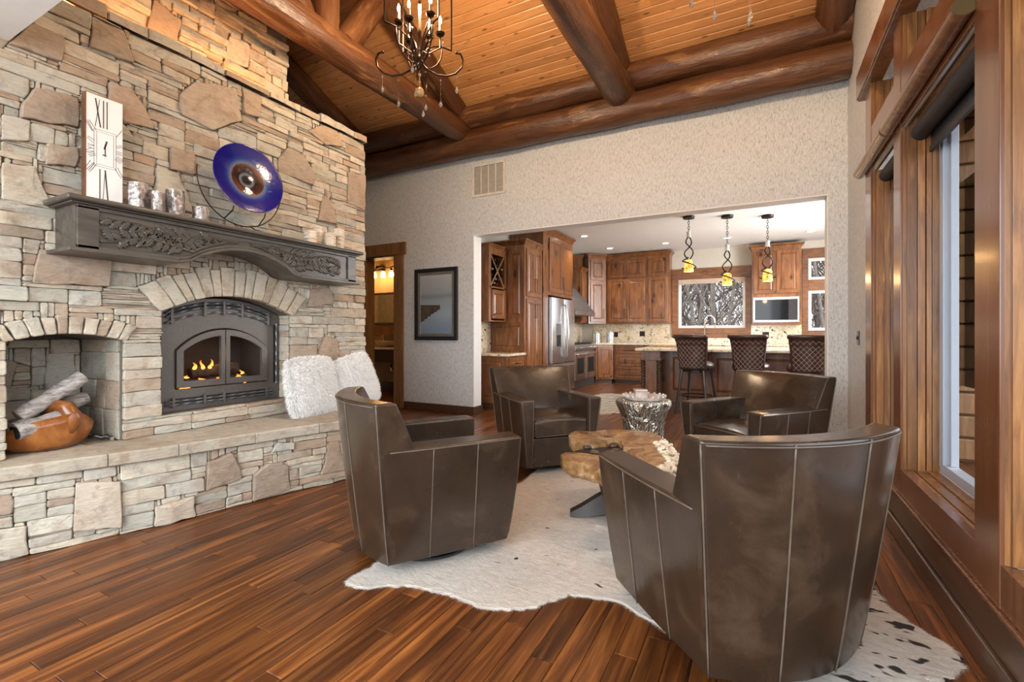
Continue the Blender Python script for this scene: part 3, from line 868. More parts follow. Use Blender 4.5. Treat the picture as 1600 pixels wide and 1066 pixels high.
GH = [[(0.67, 0.332), (0.854, 0.299), (0.859, 0.044), (0.66, 0.08)], [(1.01, 0.114), (1.206, 0.132), (1.213, 0.004), (1.004, 0.004)], [(1.277, 0.324), (1.411, 0.36), (1.473, 0.178), (1.266, 0.145)],
      [(1.545, 0.183), (1.636, 0.243), (1.766, 0.203), (1.789, 0.029), (1.541, 0.004)], [(0.349, 0.169), (0.487, 0.154), (0.497, 0.004), (0.349, 0.004)], [(2.07, 0.312), (2.146, 0.31), (2.182, 0.082), (2.007, 0.083)],
      [(1.657, 0.314), (1.811, 0.308), (1.811, 0.354), (1.7, 0.373)], [(0.349, 0.327), (0.437, 0.323), (0.437, 0.226), (0.349, 0.229)]]
hi = stonework(0.05, HL[-1] - 0.02, 0.003, 0.393, GH, None, hm, 51, hs=(4, 5, 6, 7, 8), ws=(10, 36))
pieces(hi, 'stone', 'small_stones', STONE, he, 220)
rgl = random.Random(52); s = 0.0; cap = [0, .36, .80, 1.12, 1.55, 1.98, 2.35, 2.68, HL[-1]]
for a, b in zip(cap, cap[1:]):
    m = M(); m.rnd = rgl.random()
    k = 7; ss = [a + 0.003 + (b - a - 0.006) * i / k for i in range(k + 1)]
    out = [hm(q, 0, 0.055 + rgl.uniform(-.006, .006)) for q in ss]
    wallx = lambda p: (max(-4.02 if p[1] < 1.44 else -3.53, -4.02), p[1])
    inn = [(XS - 0.02 if not (NY0 < p[1] < NY1) else XS - 0.02, p[1]) for p in out]
    poly = [(p[0], p[1]) for p in out] + [(p[0], p[1]) for p in reversed(inn)]
    def sh(p, d):
        return (p[0] - d, p[1]) if p[0] > XS else p
    m.loft([[(*sh(p, .008), 0.396) for p in poly], [(*p, 0.402) for p in poly], [(*p, 0.458) for p in poly], [(*sh(p, .009), 0.467) for p in poly]])
    obj('cap_slab', m, SLAB, he)
for (a, b) in ((NY0, 1.12), (1.125, 1.30), (1.305, NY1)):
    m = M(); m.rnd = rgl.random(); m.box(XS - 0.53, XS - 0.024, a, b - .004, 0.40, 0.466 + rgl.uniform(-.003, .001)); obj('niche_slab', m, SLAB, he, bevel=0.004)
# ------------------------------------------------------------------ fireplace insert
fi = thing('fireplace_insert', 'grey arched metal wood stove with glass doors and a burning fire', 'stove', (-3.62, 2.14, 0.585))
def fz(y): return arc_top(y, FY0, FY1, 1.262, 1.392)
XF = -3.615
def dz(y, y0=1.80, y1=2.50, zs=1.01, za=1.17): return arc_top(y, y0, y1, zs, za)
fm = M()   # face plate with an arched opening
n = 48
for i in range(n):
    a = FY0 + 0.004 + (FY1 - FY0 - 0.008) * i / n; b = FY0 + 0.004 + (FY1 - FY0 - 0.008) * (i + 1) / n; c = (a + b) / 2
    if 1.80 < c < 2.50:
        fm.loft([[(XF, a, 0.588), (XF, b, 0.588), (XF, b, 0.735), (XF, a, 0.735)], [(XF - .02, a, 0.588), (XF - .02, b, 0.588), (XF - .02, b, 0.735), (XF - .02, a, 0.735)]])
        fm.loft([[(XF, a, dz(min(max(a, 1.8), 2.5))), (XF, b, dz(min(max(b, 1.8), 2.5))), (XF, b, fz(b)), (XF, a, fz(a))], [(XF - .02, a, dz(min(max(a, 1.8), 2.5))), (XF - .02, b, dz(min(max(b, 1.8), 2.5))), (XF - .02, b, fz(b)), (XF - .02, a, fz(a))]])
    else:
        fm.loft([[(XF, a, 0.588), (XF, b, 0.588), (XF, b, fz(b)), (XF, a, fz(a))], [(XF - .02, a, 0.588), (XF - .02, b, 0.588), (XF - .02, b, fz(b)), (XF - .02, a, fz(a))]])
obj('face_plate', fm, STOVE, fi)
# vents with twisted rods
def rods(name, pts, parent):
    m = M(); pts = [Vector(p) for p in pts]
    # square bar twisted along its run
    k = max(10, int(sum((pts[i + 1] - pts[i]).length for i in range(len(pts) - 1)) / 0.012))
    L = [0]
    for a, b in zip(pts, pts[1:]): L.append(L[-1] + (b - a).length)
    rings = []
    for i in range(k + 1):
        s_ = L[-1] * i / k
        q = 0
        while q < len(L) - 2 and L[q + 1] < s_: q += 1
        t = (s_ - L[q]) / (L[q + 1] - L[q]); p = pts[q].lerp(pts[q + 1], t); d = (pts[q + 1] - pts[q]).normalized()
        u = Vector((1, 0, 0)); v_ = d.cross(u).normalized()
        an = s_ * 110
        rings.append([p + (u * math.cos(an + PI / 2 * w_) + v_ * math.sin(an + PI / 2 * w_)) * 0.0085 for w_ in range(4)])
    m.loft(rings)
    return obj(name, m, STEELD, parent)
vt = M()
for i in range(24):
    a = 1.76 + 0.76 * i / 24; b = 1.76 + 0.76 * (i + 1) / 24
    vt.add([(XF + .001, a, fz(a) - 0.075), (XF + .001, b, fz(b) - 0.075), (XF + .001, b, fz(b) - 0.025), (XF + .001, a, fz(a) - 0.025)], [(0, 1, 2, 3)])
obj('vent_slot', vt, BLACK, fi, fix=False)
for d in (0.036, 0.064, 0.105):
    rods('twisted_rod', [(XF + .010, 1.74 + 0.80 * i / 20, fz(1.74 + 0.80 * i / 20) - d) for i in range(21)], fi)
for y in (1.78, 2.0, 2.14, 2.28, 2.50):
    obj('rod_clip', M().box(XF + .001, XF + .02, y - .009, y + .009, fz(y) - 0.125, fz(y) - 0.02), STOVE, fi, bevel=.003)
obj('vent_slot', M().box(XF, XF + .001, 1.78, 2.50, 0.622, 0.672), BLACK, fi)
for z in (0.632, 0.655): rods('twisted_rod', [(XF + .010, 1.74, z), (XF + .010, 2.54, z)], fi)
for y in (1.79, 2.14, 2.0, 2.49): obj('rod_clip', M().box(XF + .001, XF + .02, y - .009, y + .009, 0.612, 0.682), STOVE, fi, bevel=.003)
for y in (1.70, 2.575):
    obj('side_slot', M().box(XF, XF + .001, y - .02, y + .02, 0.72, 1.20), BLACK, fi)
    rods('twisted_rod', [(XF + .012, y, 0.71), (XF + .012, y, 1.21)], fi)
# two doors
for sd in (0, 1):
    y0, y1 = (1.81, 2.146) if sd == 0 else (2.154, 2.49)
    dm = M(); fw = 0.045
    k = 14
    def zo(y): return dz(min(max(y, 1.81), 2.49), 1.805, 2.495, 1.0, 1.158)
    for i in range(k):
        a = y0 + (y1 - y0) * i / k; b = y0 + (y1 - y0) * (i + 1) / k
        dm.loft([[(XF + .016, a, 0.745), (XF + .016, b, 0.745), (XF + .016, b, 0.745 + fw), (XF + .016, a, 0.745 + fw)], [(XF - .01, a, 0.745), (XF - .01, b, 0.745), (XF - .01, b, 0.745 + fw), (XF - .01, a, 0.745 + fw)]])
        dm.loft([[(XF + .016, a, zo(a) - fw), (XF + .016, b, zo(b) - fw), (XF + .016, b, zo(b)), (XF + .016, a, zo(a))], [(XF - .01, a, zo(a) - fw), (XF - .01, b, zo(b) - fw), (XF - .01, b, zo(b)), (XF - .01, a, zo(a))]])
    for (a, b) in ((y0, y0 + (fw if sd == 0 else 0.03)), (y1 - (0.03 if sd == 0 else fw), y1)):
        za, zb_ = zo(a) - fw, zo(b) - fw
        dm.loft([[(XF + .016, a, 0.745 + fw), (XF + .016, b, 0.745 + fw), (XF + .016, b, zb_), (XF + .016, a, za)], [(XF - .01, a, 0.745 + fw), (XF - .01, b, 0.745 + fw), (XF - .01, b, zb_), (XF - .01, a, za)]])
    d = obj('door', dm, STOVE, fi)
    gp = M(); k = 14
    for i in range(k):
        a = y0 + .02 + (y1 - y0 - .04) * i / k; b = y0 + .02 + (y1 - y0 - .04) * (i + 1) / k
        gp.add([(XF - .004, a, 0.77), (XF - .004, b, 0.77), (XF - .004, b, zo(b) - .03), (XF - .004, a, zo(a) - .03)], [(0, 1, 2, 3)])
    obj('pane', gp, FIREGLASS, d, fix=False)
    ye = y0 - .02 if sd == 0 else y1 + .02
    for z in (0.80, 1.02): obj('hinge', M().box(XF + .001, XF + .03, ye - .014, ye + .014, z - .018, z + .018), IRON, d, bevel=.004)
    hnd = M()
    if sd == 0: hnd.tube([(XF + .02, 2.13, 0.765), (XF + .06, 2.13, 0.75), (XF + .085, 2.12, 0.70), (XF + .09, 2.10, 0.64), (XF + .09, 2.08, 0.60)], [.008, .009, .011, .012, .012], 8)
    else: hnd.tube([(XF + .02, 2.17, 0.765), (XF + .06, 2.17, 0.75), (XF + .08, 2.19, 0.715), (XF + .09, 2.26, 0.70), (XF + .09, 2.32, 0.70)], [.008, .009, .011, .012, .010], 8)
    obj('handle', hnd, IRON, d, smooth=True)
ib = M(); ib.box(-4.02, XF - .03, 1.76, 1.77, 0.70, 1.25); ib.box(-4.02, XF - .03, 2.53, 2.54, 0.70, 1.25); ib.box(-4.03, -4.02, 1.76, 2.54, 0.70, 1.25); ib.box(-4.02, XF - .03, 1.76, 2.54, 0.69, 0.70); ib.box(-4.02, XF - .03, 1.76, 2.54, 1.24, 1.25)
obj('firebox', ib, plain('firebrick', (0.06, 0.05, 0.042), 0.9), fi)
CHAR = plain('charred_log', (0.05, 0.03, 0.02), 0.9, var=0.6, scale=30, bmp=0.5)
EMBER = plain('ember', (0.3, 0.06, 0.01), 0.8, bmp=0.3, emis=(1.0, 0.25, 0.05), es=2.5)
for (p0, p1, r) in (((-3.80, 1.90, 0.755), (-3.76, 2.40, 0.76), .045), ((-3.70, 1.95, 0.74), (-3.72, 2.34, 0.745), .038), ((-3.76, 1.98, 0.83), (-3.74, 2.32, 0.86), .04)):
    m = M(); m.tube([Vector(p0).lerp(Vector(p1), t / 6) + Vector((0, 0, .006 * math.sin(t * 2))) for t in range(7)], [r * (1 + .1 * math.sin(i * 2.3)) for i in range(7)], 10)
    obj('burning_log', m, CHAR, fi, smooth=True, angle=50)
em = M(); rg = random.Random(4)
for i in range(60): em.ball((-3.75 + rg.uniform(-.1, .06), 2.13 + rg.uniform(-.25, .25), 0.71 + rg.uniform(0, .03)), rg.uniform(.008, .02), 6, 4)
obj('embers', em, EMBER, fi, kind='stuff')
flm, nt, b = new_mat('flame'); b.inputs['Base Color'].default_value = (0, 0, 0, 1)
tx = N(nt, 'ShaderNodeTexCoord').outputs['Generated']; sx = N(nt, 'ShaderNodeSeparateXYZ', {0: tx})
nt.links.new(ramp(nt, sx.outputs[2], [(0, (1, 0.55, 0.14)), (0.5, (1, 0.33, 0.05)), (1, (0.7, 0.1, 0.01))]), b.inputs['Emission Color'])
b.inputs['Emission Strength'].default_value = 3.2
tr = N(nt, 'ShaderNodeBsdfTransparent'); ms = N(nt, 'ShaderNodeMixShader', {0: 0.42}); nt.links.new(tr.outputs[0], ms.inputs[1]); nt.links.new(b.outputs[0], ms.inputs[2]); nt.links.new(ms.outputs[0], nt.nodes['Material Output'].inputs['Surface'])
for (y, h, w_, x, z0) in ((1.99, .075, .022, -3.72, .86), (2.05, .11, .020, -3.73, .85), (2.10, .05, .02, -3.72, .86), (2.13, .10, .018, -3.75, .86), (2.22, .04, .025, -3.72, .87), (2.28, .05, .02, -3.74, .86), (2.35, .05, .02, -3.72, .80), (1.93, .03, .025, -3.71, .80), (2.02, .04, .045, -3.685, .77), (2.14, .035, .05, -3.68, .77), (2.30, .05, .035, -3.69, .77)):
    h *= .72; m = M(); rings = []
    for i in range(9):
        t = i / 8; rr = w_ * (math.sin(min(1, t * 2.2 + .25) * PI / 2) * (1 - t) ** 0.8 + .002)
        rings.append([(x + rr * .6 * math.cos(a) + .008 * math.sin(t * 5), y + rr * math.sin(a) + .012 * math.sin(t * 6 + y * 40) * t, z0 + h * t) for a in [2 * PI * j / 8 for j in range(8)]])
    m.loft(rings); obj('flame', m, flm, fi, smooth=True)
lamp('fire_glow', 'POINT', (-3.72, 2.14, 0.98), 0.8, (1.0, 0.42, 0.12), 0.06)

# ------------------------------------------------------------------ mantel
mt = thing('mantel_shelf', 'long carved dark wooden mantel shelf with an arched lower edge', 'mantel', (-3.35, 2.1, 1.59))
def mb(y):   # lower edge of the front
    t = abs(y - 2.06)
    if t > 0.44: return 1.588
    if t > 0.36: k = (0.44 - t) / 0.08; return 1.588 - 0.0 * k + 0.02 * k
    return 1.608 + 0.118 * math.sqrt(max(0, 1 - (t / 0.36) ** 2)) ** 0.9 if False else 1.608 + 0.118 * math.cos(t / 0.36 * PI / 2) ** 0.75
ys = sorted(set([1.13 + (3.075 - 1.13) * i / 60 for i in range(61)] + [1.62, 2.5]))
bd = M()
bd.loft([[(-3.22, y, mb(y)), (-3.22, y, 1.822), (-3.475, y, 1.822), (-3.475, y, mb(y))] for y in ys])
obj('body', bd, MANTELW, mt)
ft = M()   # raised border around a sunken carved field
def border(y0, y1, f0, f1):
    yy = [y for y in ys if y0 <= y <= y1]
    ft.loft([[(-3.22, y, f0(y)), (-3.205, y, f0(y)), (-3.205, y, f1(y)), (-3.22, y, f1(y))] for y in yy])
border(1.13, 3.075, mb, lambda y: mb(y) + 0.018)
border(1.13, 3.075, lambda y: 1.80, lambda y: 1.822)
for a, b in ((1.13, 1.225), (2.985, 3.075)): ft.box(-3.22, -3.205, a, b, 1.588, 1.815)
obj('frame', ft, MANTELW, mt, bevel=0.003)
cp = M(); cp.box(-3.475, -3.16, 1.075, 3.13, 1.832, 1.862); obj('shelf', cp, MANTELW, mt, bevel=0.012, seg=4)
cv = M(); cv.box(-3.475, -3.19, 1.10, 3.105, 1.8225, 1.8315); obj('cove_moulding', cv, MANTELW, mt, bevel=0.003)
lm = M()
for (a, b) in ((1.09, 1.62), (2.50, 3.115)): lm.box(-3.475, -3.185, a, b, 1.566, 1.587)
yy = [1.62 + 0.88 * i / 40 for i in range(41)]
lm.loft([[(-3.475, y, mb(y) - 0.022), (-3.190, y, mb(y) - 0.022), (-3.190, y, mb(y) - 0.001), (-3.475, y, mb(y) - 0.001)] for y in yy])
obj('lower_moulding', lm, MANTELW, mt, bevel=0.004)
# carved oak branches
cvm = M(); rg = random.Random(8)
def carve_leaf(y, z, an, L):
    pts = []
    lob = [(0, .12), (.12, .16), (.2, .30), (.3, .16), (.42, .36), (.54, .18), (.66, .32), (.78, .14), (.9, .16), (1, 0)]
    up = [(t * L, w_ * L) for t, w_ in lob]; dn = [(t, -w_) for t, w_ in reversed(up[:-1])]
    ca, sa = math.cos(an), math.sin(an)
    pl = [(y + t * ca - w_ * sa, z + t * sa + w_ * ca) for t, w_ in up + dn]
    ok = all(1.228 < p[0] < 2.982 and mb(p[0]) + 0.020 < p[1] < 1.798 for p in pl)
    if not ok: return
    k = len(pl); c = (y + .5 * L * ca, z + .5 * L * sa)
    sh = [(c[0] + (p[0] - c[0]) * .72, c[1] + (p[1] - c[1]) * .72) for p in pl]
    cvm.loft([[(-3.2205, *p) for p in pl], [(-3.2145, *p) for p in pl], [(-3.207, *p) for p in sh]])
    cvm.tube([(-3.205, y, z), (-3.204, y + L * .9 * ca, z + L * .9 * sa)], [.0028, .0012], 5)
for sg in (-1, 1):
    for (amp, z0, ph, y1) in ((.024, 1.75, 0.3, .83), (.030, 1.665, 1.9, .83)):
        pth = []
        for i in range(40):
            t = i / 39; y = 2.06 + sg * (0.05 + t * (y1 - .05)); base = z0 if t > .45 else max(z0, mb(y) + 0.035) 
            z = base + amp * math.sin(t * 9 + ph) * (0.3 + .7 * t)
            z = min(max(z, mb(y) + 0.03), 1.788); pth.append((-3.214, y, z))
        cvm.tube(pth, [.012 - .006 * i / 39 for i in range(40)], 6)
        for i in range(4, 40, 2):
            p = pth[i]
            for s2 in (-1, 1):
                carve_leaf(p[1], p[2], (0 if sg > 0 else PI) + s2 * sg * rg.uniform(.5, 1.1), rg.uniform(.06, .085))
obj('carved_oak_branches', cvm, plain('carving_wood', (0.085, 0.074, 0.06), 0.4, var=.25, scale=20), mt, smooth=True, angle=40)

# ------------------------------------------------------------------ on the mantel
ZM = 1.862
ck = thing('wall_clock', 'tall narrow white clock with black roman numerals at the mantel end', 'clock', (-3.36, 1.31, ZM))
cy0, cy1, cz1 = 1.222, 1.398, 2.50; xf = -3.36
obj('case', M().box(xf - .055, xf - .004, cy0, cy1, ZM, cz1), plain('copper_edge', (0.28, 0.13, 0.07), 0.3, 0.7), ck, bevel=.002)
obj('face', M().box(xf - .004, xf, cy0 + .005, cy1 - .003, ZM + .004, cz1 - .006), plain('clock_white', (0.80, 0.80, 0.79), 0.4, var=.01, bmp=0), ck)
INK = plain('clock_ink', (0.015, 0.015, 0.015), 0.5)
cyc, czc = 1.311, 2.195
nm = M()
def bar(y0, z0, y1, z1, w_, dst=None):
    d = Vector((0, y1 - y0, z1 - z0)); nrm = Vector((0, -d.z, d.y)).normalized() * w_ / 2
    a = [Vector((xf + .0005, y0, z0)) - nrm, Vector((xf + .0005, y1, z1)) - nrm, Vector((xf + .0005, y1, z1)) + nrm, Vector((xf + .0005, y0, z0)) + nrm]
    (dst or nm).loft([a, [p + Vector((.0006, 0, 0)) for p in a]])
hw, hh = .052, .105
for k, num in enumerate(['I', 'II', 'III', 'IIII', 'V', 'VI', 'VII', 'VIII', 'IX', 'X', 'XI', 'XII']):
    an = PI / 2 - (k + 1) * PI / 6
    m = M()
    if num in ('XII', 'VI'):
        z0, z1 = (2.315, 2.475) if num == 'XII' else (1.885, 2.075)
        if num == 'XII':
            bar(cyc - .045, z1, cyc - .022, z0, .006); bar(cyc - .026, z1, cyc - .046, z0, .0025); bar(cyc - .008, z1, cyc - .008, z0, .0045); bar(cyc + .009, z1, cyc + .009, z0, .0045)
        else:
            bar(cyc - .025, z1, cyc - .025, z0, .0045); bar(cyc + .0, z1, cyc - .012, z0, .0022); bar(cyc + .0, z1, cyc + .014, z0, .006)
    else:
        ca, sa = math.cos(an), math.sin(an)
        t0 = min(hw / max(abs(ca), 1e-6), hh / max(abs(sa), 1e-6)); t1 = min(.082 / max(abs(ca), 1e-6), .17 / max(abs(sa), 1e-6), t0 * 1.55 + .01)
        c = num.count('I') + num.count('V') * 2 + num.count('X') * 2
        off = -(c - 1) * .0045
        for chh in num:
            for q in ([0] if chh == 'I' else [0, 1]):
                py, pz = -sa * off, ca * off
                f = 1 if chh == 'I' or q == 0 else -1
                e = 0 if chh == 'I' else .004 * f
                bar(cyc + ca * t0 + py + sa * e, czc + sa * t0 + pz - ca * e, cyc + ca * t1 + py, czc + sa * t1 + pz, .0022); off += .0088
for (a, b, c, d) in ((hw, hh, .0012, 0), (hw - .012, hh - .012, .001, 0)):
    for q in (((-a, -b), (a, -b)), ((a, -b), (a, b)), ((a, b), (-a, b)), ((-a, b), (-a, -b))):
        bar(cyc + q[0][0], czc + q[0][1], cyc + q[1][0], czc + q[1][1], c)
obj('numerals', nm, INK, ck)
hdm = M(); bar(cyc - .004, czc, cyc + .008, czc + .05, .008, hdm); bar(cyc, czc + .028, cyc, czc - .035, .005, hdm); bar(cyc - .012, czc - .033, cyc + .006, czc - .037, .006, hdm)
obj('hands', hdm, INK, ck)

SILV = plain('silver_bark', (0.33, 0.29, 0.275), 0.28, 0.75, var=0.65, scale=42, bmp=0.9)
BIRCH, nt, b = new_mat('birch_bark')
v = coords(nt, (1, 1, 1)); n1 = noise(nt, coords(nt, (3, 3, 22)), 4, 4, .6, .6)
c = ramp(nt, n1, [(.32, (.12, .09, .07)), (.42, (.58, .47, .34)), (.6, (.74, .66, .54))])
nt.links.new(c, b.inputs['Base Color']); b.inputs['Roughness'].default_value = .7; bump(nt, b, n1, .3)
WAX = plain('wax', (0.72, 0.62, 0.48), 0.5, var=.04)
def candle(name, lab, y, x, r, h, mat, group, seed):
    t = thing(name, lab, 'candle', (x, y, ZM), group=group)
    m = M(); rg = random.Random(seed); rings = []
    ph = [rg.uniform(0, 6.28) for _ in range(5)]
    for i in range(9):
        z = h * i / 8
        rings.append([(x + r * (1 + .05 * math.sin(5 * a + ph[0] + z * 20) + .03 * math.sin(11 * a + ph[1]) ) * math.cos(a), y + r * (1 + .05 * math.sin(5 * a + ph[0] + z * 20) + .03 * math.sin(11 * a + ph[1])) * math.sin(a), ZM + z) for a in [2 * PI * j / 28 for j in range(28)]])
    m.loft(rings); obj('bark', m, mat, t, smooth=True, angle=50)
    m = M(); m.lathe([(r * .86, h + .0005), (r * .84, h + .004), (0.004, h + .0025)], 20, (x, y, ZM)); obj('wax', m, WAX, t)
    m = M(); m.tube([(x, y, ZM + h + .002), (x + .002, y, ZM + h + .016)], .0016, 5); obj('wick', m, WAX, t)
g = 'silver bark candles on the mantel'
candle('bark_candle', 'tall silver bark candle next to the white clock', 1.468, -3.345, .052, .175, SILV, g, 1)
candle('bark_candle', 'short silver bark candle in front of the taller one by the clock', 1.530, -3.255, .034, .128, SILV, g, 2)
candle('bark_candle', 'tall silver bark candle standing alone between its shorter neighbours', 1.655, -3.31, .050, .178, SILV, g, 3)
candle('bark_candle', 'squat silver bark candle closest to the blue glass plate', 1.812, -3.31, .050, .105, SILV, g, 4)
g = 'birch candles on the mantel'
candle('birch_candle', 'short pale birch candle nearest the plate stand', 2.67, -3.30, .050, .112, BIRCH, g, 5)
candle('birch_candle', 'birch candle at the back of its cluster with a reddish bark side', 2.80, -3.37, .046, .175, BIRCH, g, 6)
candle('birch_candle', 'birch candle standing in front of the reddish one', 2.845, -3.27, .046, .122, BIRCH, g, 7)
candle('birch_candle', 'tall birch candle with a dark band at the mantel end', 2.975, -3.31, .047, .19, BIRCH, g, 8)

BLUE, nt, b = new_mat('cobalt_glass')
tc = N(nt, 'ShaderNodeTexCoord').outputs['Object']; ln = N(nt, 'ShaderNodeVectorMath', {0: tc}, operation='LENGTH').outputs['Value']
nz_ = noise(nt, tc, 45, 3, .6); ln2 = math_(nt, 'ADD', ln, math_(nt, 'MULTIPLY', math_(nt, 'SUBTRACT', nz_, .5), .012))
c = ramp(nt, ln2, [(0.0, (.01, .01, .015)), (.035, (.02, .02, .03)), (.045, (.16, .20, .24)), (.058, (.06, .05, .05)), (.115, (.22, .12, .09)), (.125, (.10, .15, .24)), (.15, (.012, .035, .20)), (.175, (.004, .008, .16)), (.3, (.004, .004, .15))])
nt.links.new(c, b.inputs['Base Color']); b.inputs['Roughness'].default_value = .09; b.inputs['Coat Weight'].default_value = 0.35
nt.links.new(ramp(nt, ln2, [(.058, (0, 0, 0)), (.06, (.8, .8, .8)), (.115, (.8, .8, .8)), (.12, (0, 0, 0))]), b.inputs['Metallic'])
bump(nt, b, math_(nt, 'MULTIPLY', nz_, 1.0), .25, .004)
pl = thing('glass_plate', 'round cobalt blue art glass plate with a dark metallic centre', 'plate', (-3.31, 2.135, 2.25), local=True)
m = M(); prof = [(0.0005, -.012), (.05, -.012), (.075, -.004), (.11, .006), (.15, .012), (.20, .018), (.245, .032), (.253, .034), (.251, .028), (.20, .010), (.11, -.006), (.05, -.022), (.0005, -.022)]
m.loft([[(z, r * math.sin(2 * PI * j / 56), r * math.cos(2 * PI * j / 56)) for j in range(56)] for r, z in prof], True, False, False)
po = obj('dish', m, BLUE, pl, smooth=True); pl.rotation_euler = (0, math.radians(-9), math.radians(-4))
st = thing('plate_stand', 'thin dark wire stand curving under the blue glass plate', 'stand', (-3.36, 2.135, ZM))
m = M(); pts = []
for i in range(41):
    a = math.radians(172 + 196 * i / 40); pts.append((-3.375 + .0, 2.135 + .315 * math.cos(a), 2.235 + .315 * math.sin(a)))
m.tube(pts, .0045, 6); obj('hoop', m, BRONZE, st, smooth=True)
for sg in (-1, 1):
    m = M(); m.tube([(-3.375, 2.135 + sg * .06, 1.93), (-3.33, 2.135 + sg * .075, 1.90), (-3.22, 2.135 + sg * .10, ZM + .005)], .0045, 6); obj('leg', m, BRONZE, st, smooth=True)
    m = M(); m.tube([(-3.375, 2.135 + sg * .13, 1.95), (-3.29, 2.135 + sg * .12, 2.00), (-3.28, 2.135 + sg * .12, 2.03)], .0045, 6); obj('arm', m, BRONZE, st, smooth=True)
m = M(); m.tube([(-3.375, 2.135, 1.922), (-3.42, 2.135, ZM + .005)], .0045, 6); obj('rear_leg', m, BRONZE, st, smooth=True)

# ------------------------------------------------------------------ log niche
ZN = 0.4665
bw = thing('root_bowl', 'glossy orange brown carved root bowl holding firewood in the niche', 'bowl', (-3.56, 1.16, ZN))
m = M(); rings = []
for i, (s_, z) in enumerate([(0.5, 0.0), (.72, .02), (.88, .06), (.98, .11), (1.0, .15), (.93, .145), (.88, .11), (.74, .06), (.4, .035)]):
    ring = []
    for j in range(36):
        a = 2 * PI * j / 36
        rr = 1 + .06 * math.sin(3 * a + 1) + .04 * math.sin(7 * a)
        zz = z * (1 + .22 * math.cos(a * 2 + .4) + .30 * max(0, math.cos(a - .55)) ** 6)
        ring.append((-3.60 + .13 * s_ * rr * math.sin(a) * -1 if False else -3.61 + .125 * s_ * rr * math.cos(a), 1.15 + .205 * s_ * rr * math.sin(a), ZN + zz + .001))
    rings.append(ring)
m.loft(rings); obj('bowl', m, BOWLW, bw, smooth=True)
m = M(); m.tube([(-3.525, 1.20, ZN + .10), (-3.505, 1.22, ZN + .17), (-3.53, 1.20, ZN + .235), (-3.60, 1.17, ZN + .25), (-3.66, 1.15, ZN + .20)], [.035, .045, .04, .035, .03], 12); obj('handle', m, BOWLW, bw, smooth=True)
BARK2, nt, b = new_mat('grey_birch_bark')
n1 = noise(nt, coords(nt, (12, 12, 40), jitter=True), 1.2, 5, .65, 1.0)
c = ramp(nt, n1, [(.3, (.06, .05, .045)), (.45, (.30, .27, .25)), (.65, (.52, .49, .46))]); nt.links.new(c, b.inputs['Base Color']); b.inputs['Roughness'].default_value = .85; bump(nt, b, n1, .6)
ENDG = plain('cut_log_end', (0.40, 0.32, 0.24), 0.85, var=.4, scale=25)
def firelog(p0, p1, r, lab, hollow=False):
    t = thing('birch_log', lab, 'log', p0, group='birch firewood in the niche')
    m = M(); p0 = Vector(p0); p1 = Vector(p1)
    m.tube([p0.lerp(p1, i / 8) + Vector((0, 0, .004 * math.sin(i * 1.7))) for i in range(9)], [r * (1 + .06 * math.sin(i * 1.3)) for i in range(9)], 16)
    obj('bark', m, BARK2, t, smooth=True, angle=50)
    d = (p1 - p0).normalized()
    m = M(); m.tube([p0 - d * .003, p0 + d * .002], r * .9, 16); m.tube([p1 - d * .002, p1 + d * .003], r * .9, 16)
    obj('cut_end', m, BLACK if hollow else ENDG, t)
firelog((-3.60, 1.02, ZN + .205), (-3.62, 1.30, ZN + .40), .042, 'grey birch log leaning steeply on top of the bowl')
firelog((-3.70, 1.08, ZN + .19), (-3.74, 1.36, ZN + .26), .040, 'grey birch log half hidden behind the leaning one')
firelog((-3.545, 0.99, ZN + .135), (-3.57, 1.26, ZN + .185), .050, 'pale birch log with a dark hollow end in the bowl', True)
firelog((-3.66, 0.985, ZN + .14), (-3.70, 1.25, ZN + .15), .040, 'thin birch log low at the back of the bowl')
cd = thing('black_cord', 'black cord with a small clear plug on the niche floor', 'cord', (-3.6, 1.38, ZN))
m = M(); m.tube([(-3.62, 1.33, ZN + .03), (-3.60, 1.36, ZN + .035), (-3.585, 1.385, ZN + .02), (-3.57, 1.40, ZN + .03), (-3.545, 1.415, ZN + .012)], [.010, .014, .016, .014, .009], 8); obj('cord', m, BLACKLEA, cd, smooth=True)
m = M(); m.box(-3.55, -3.535, 1.405, 1.425, ZN + .002, ZN + .022); obj('plug', m, CHROME, cd, bevel=.002)

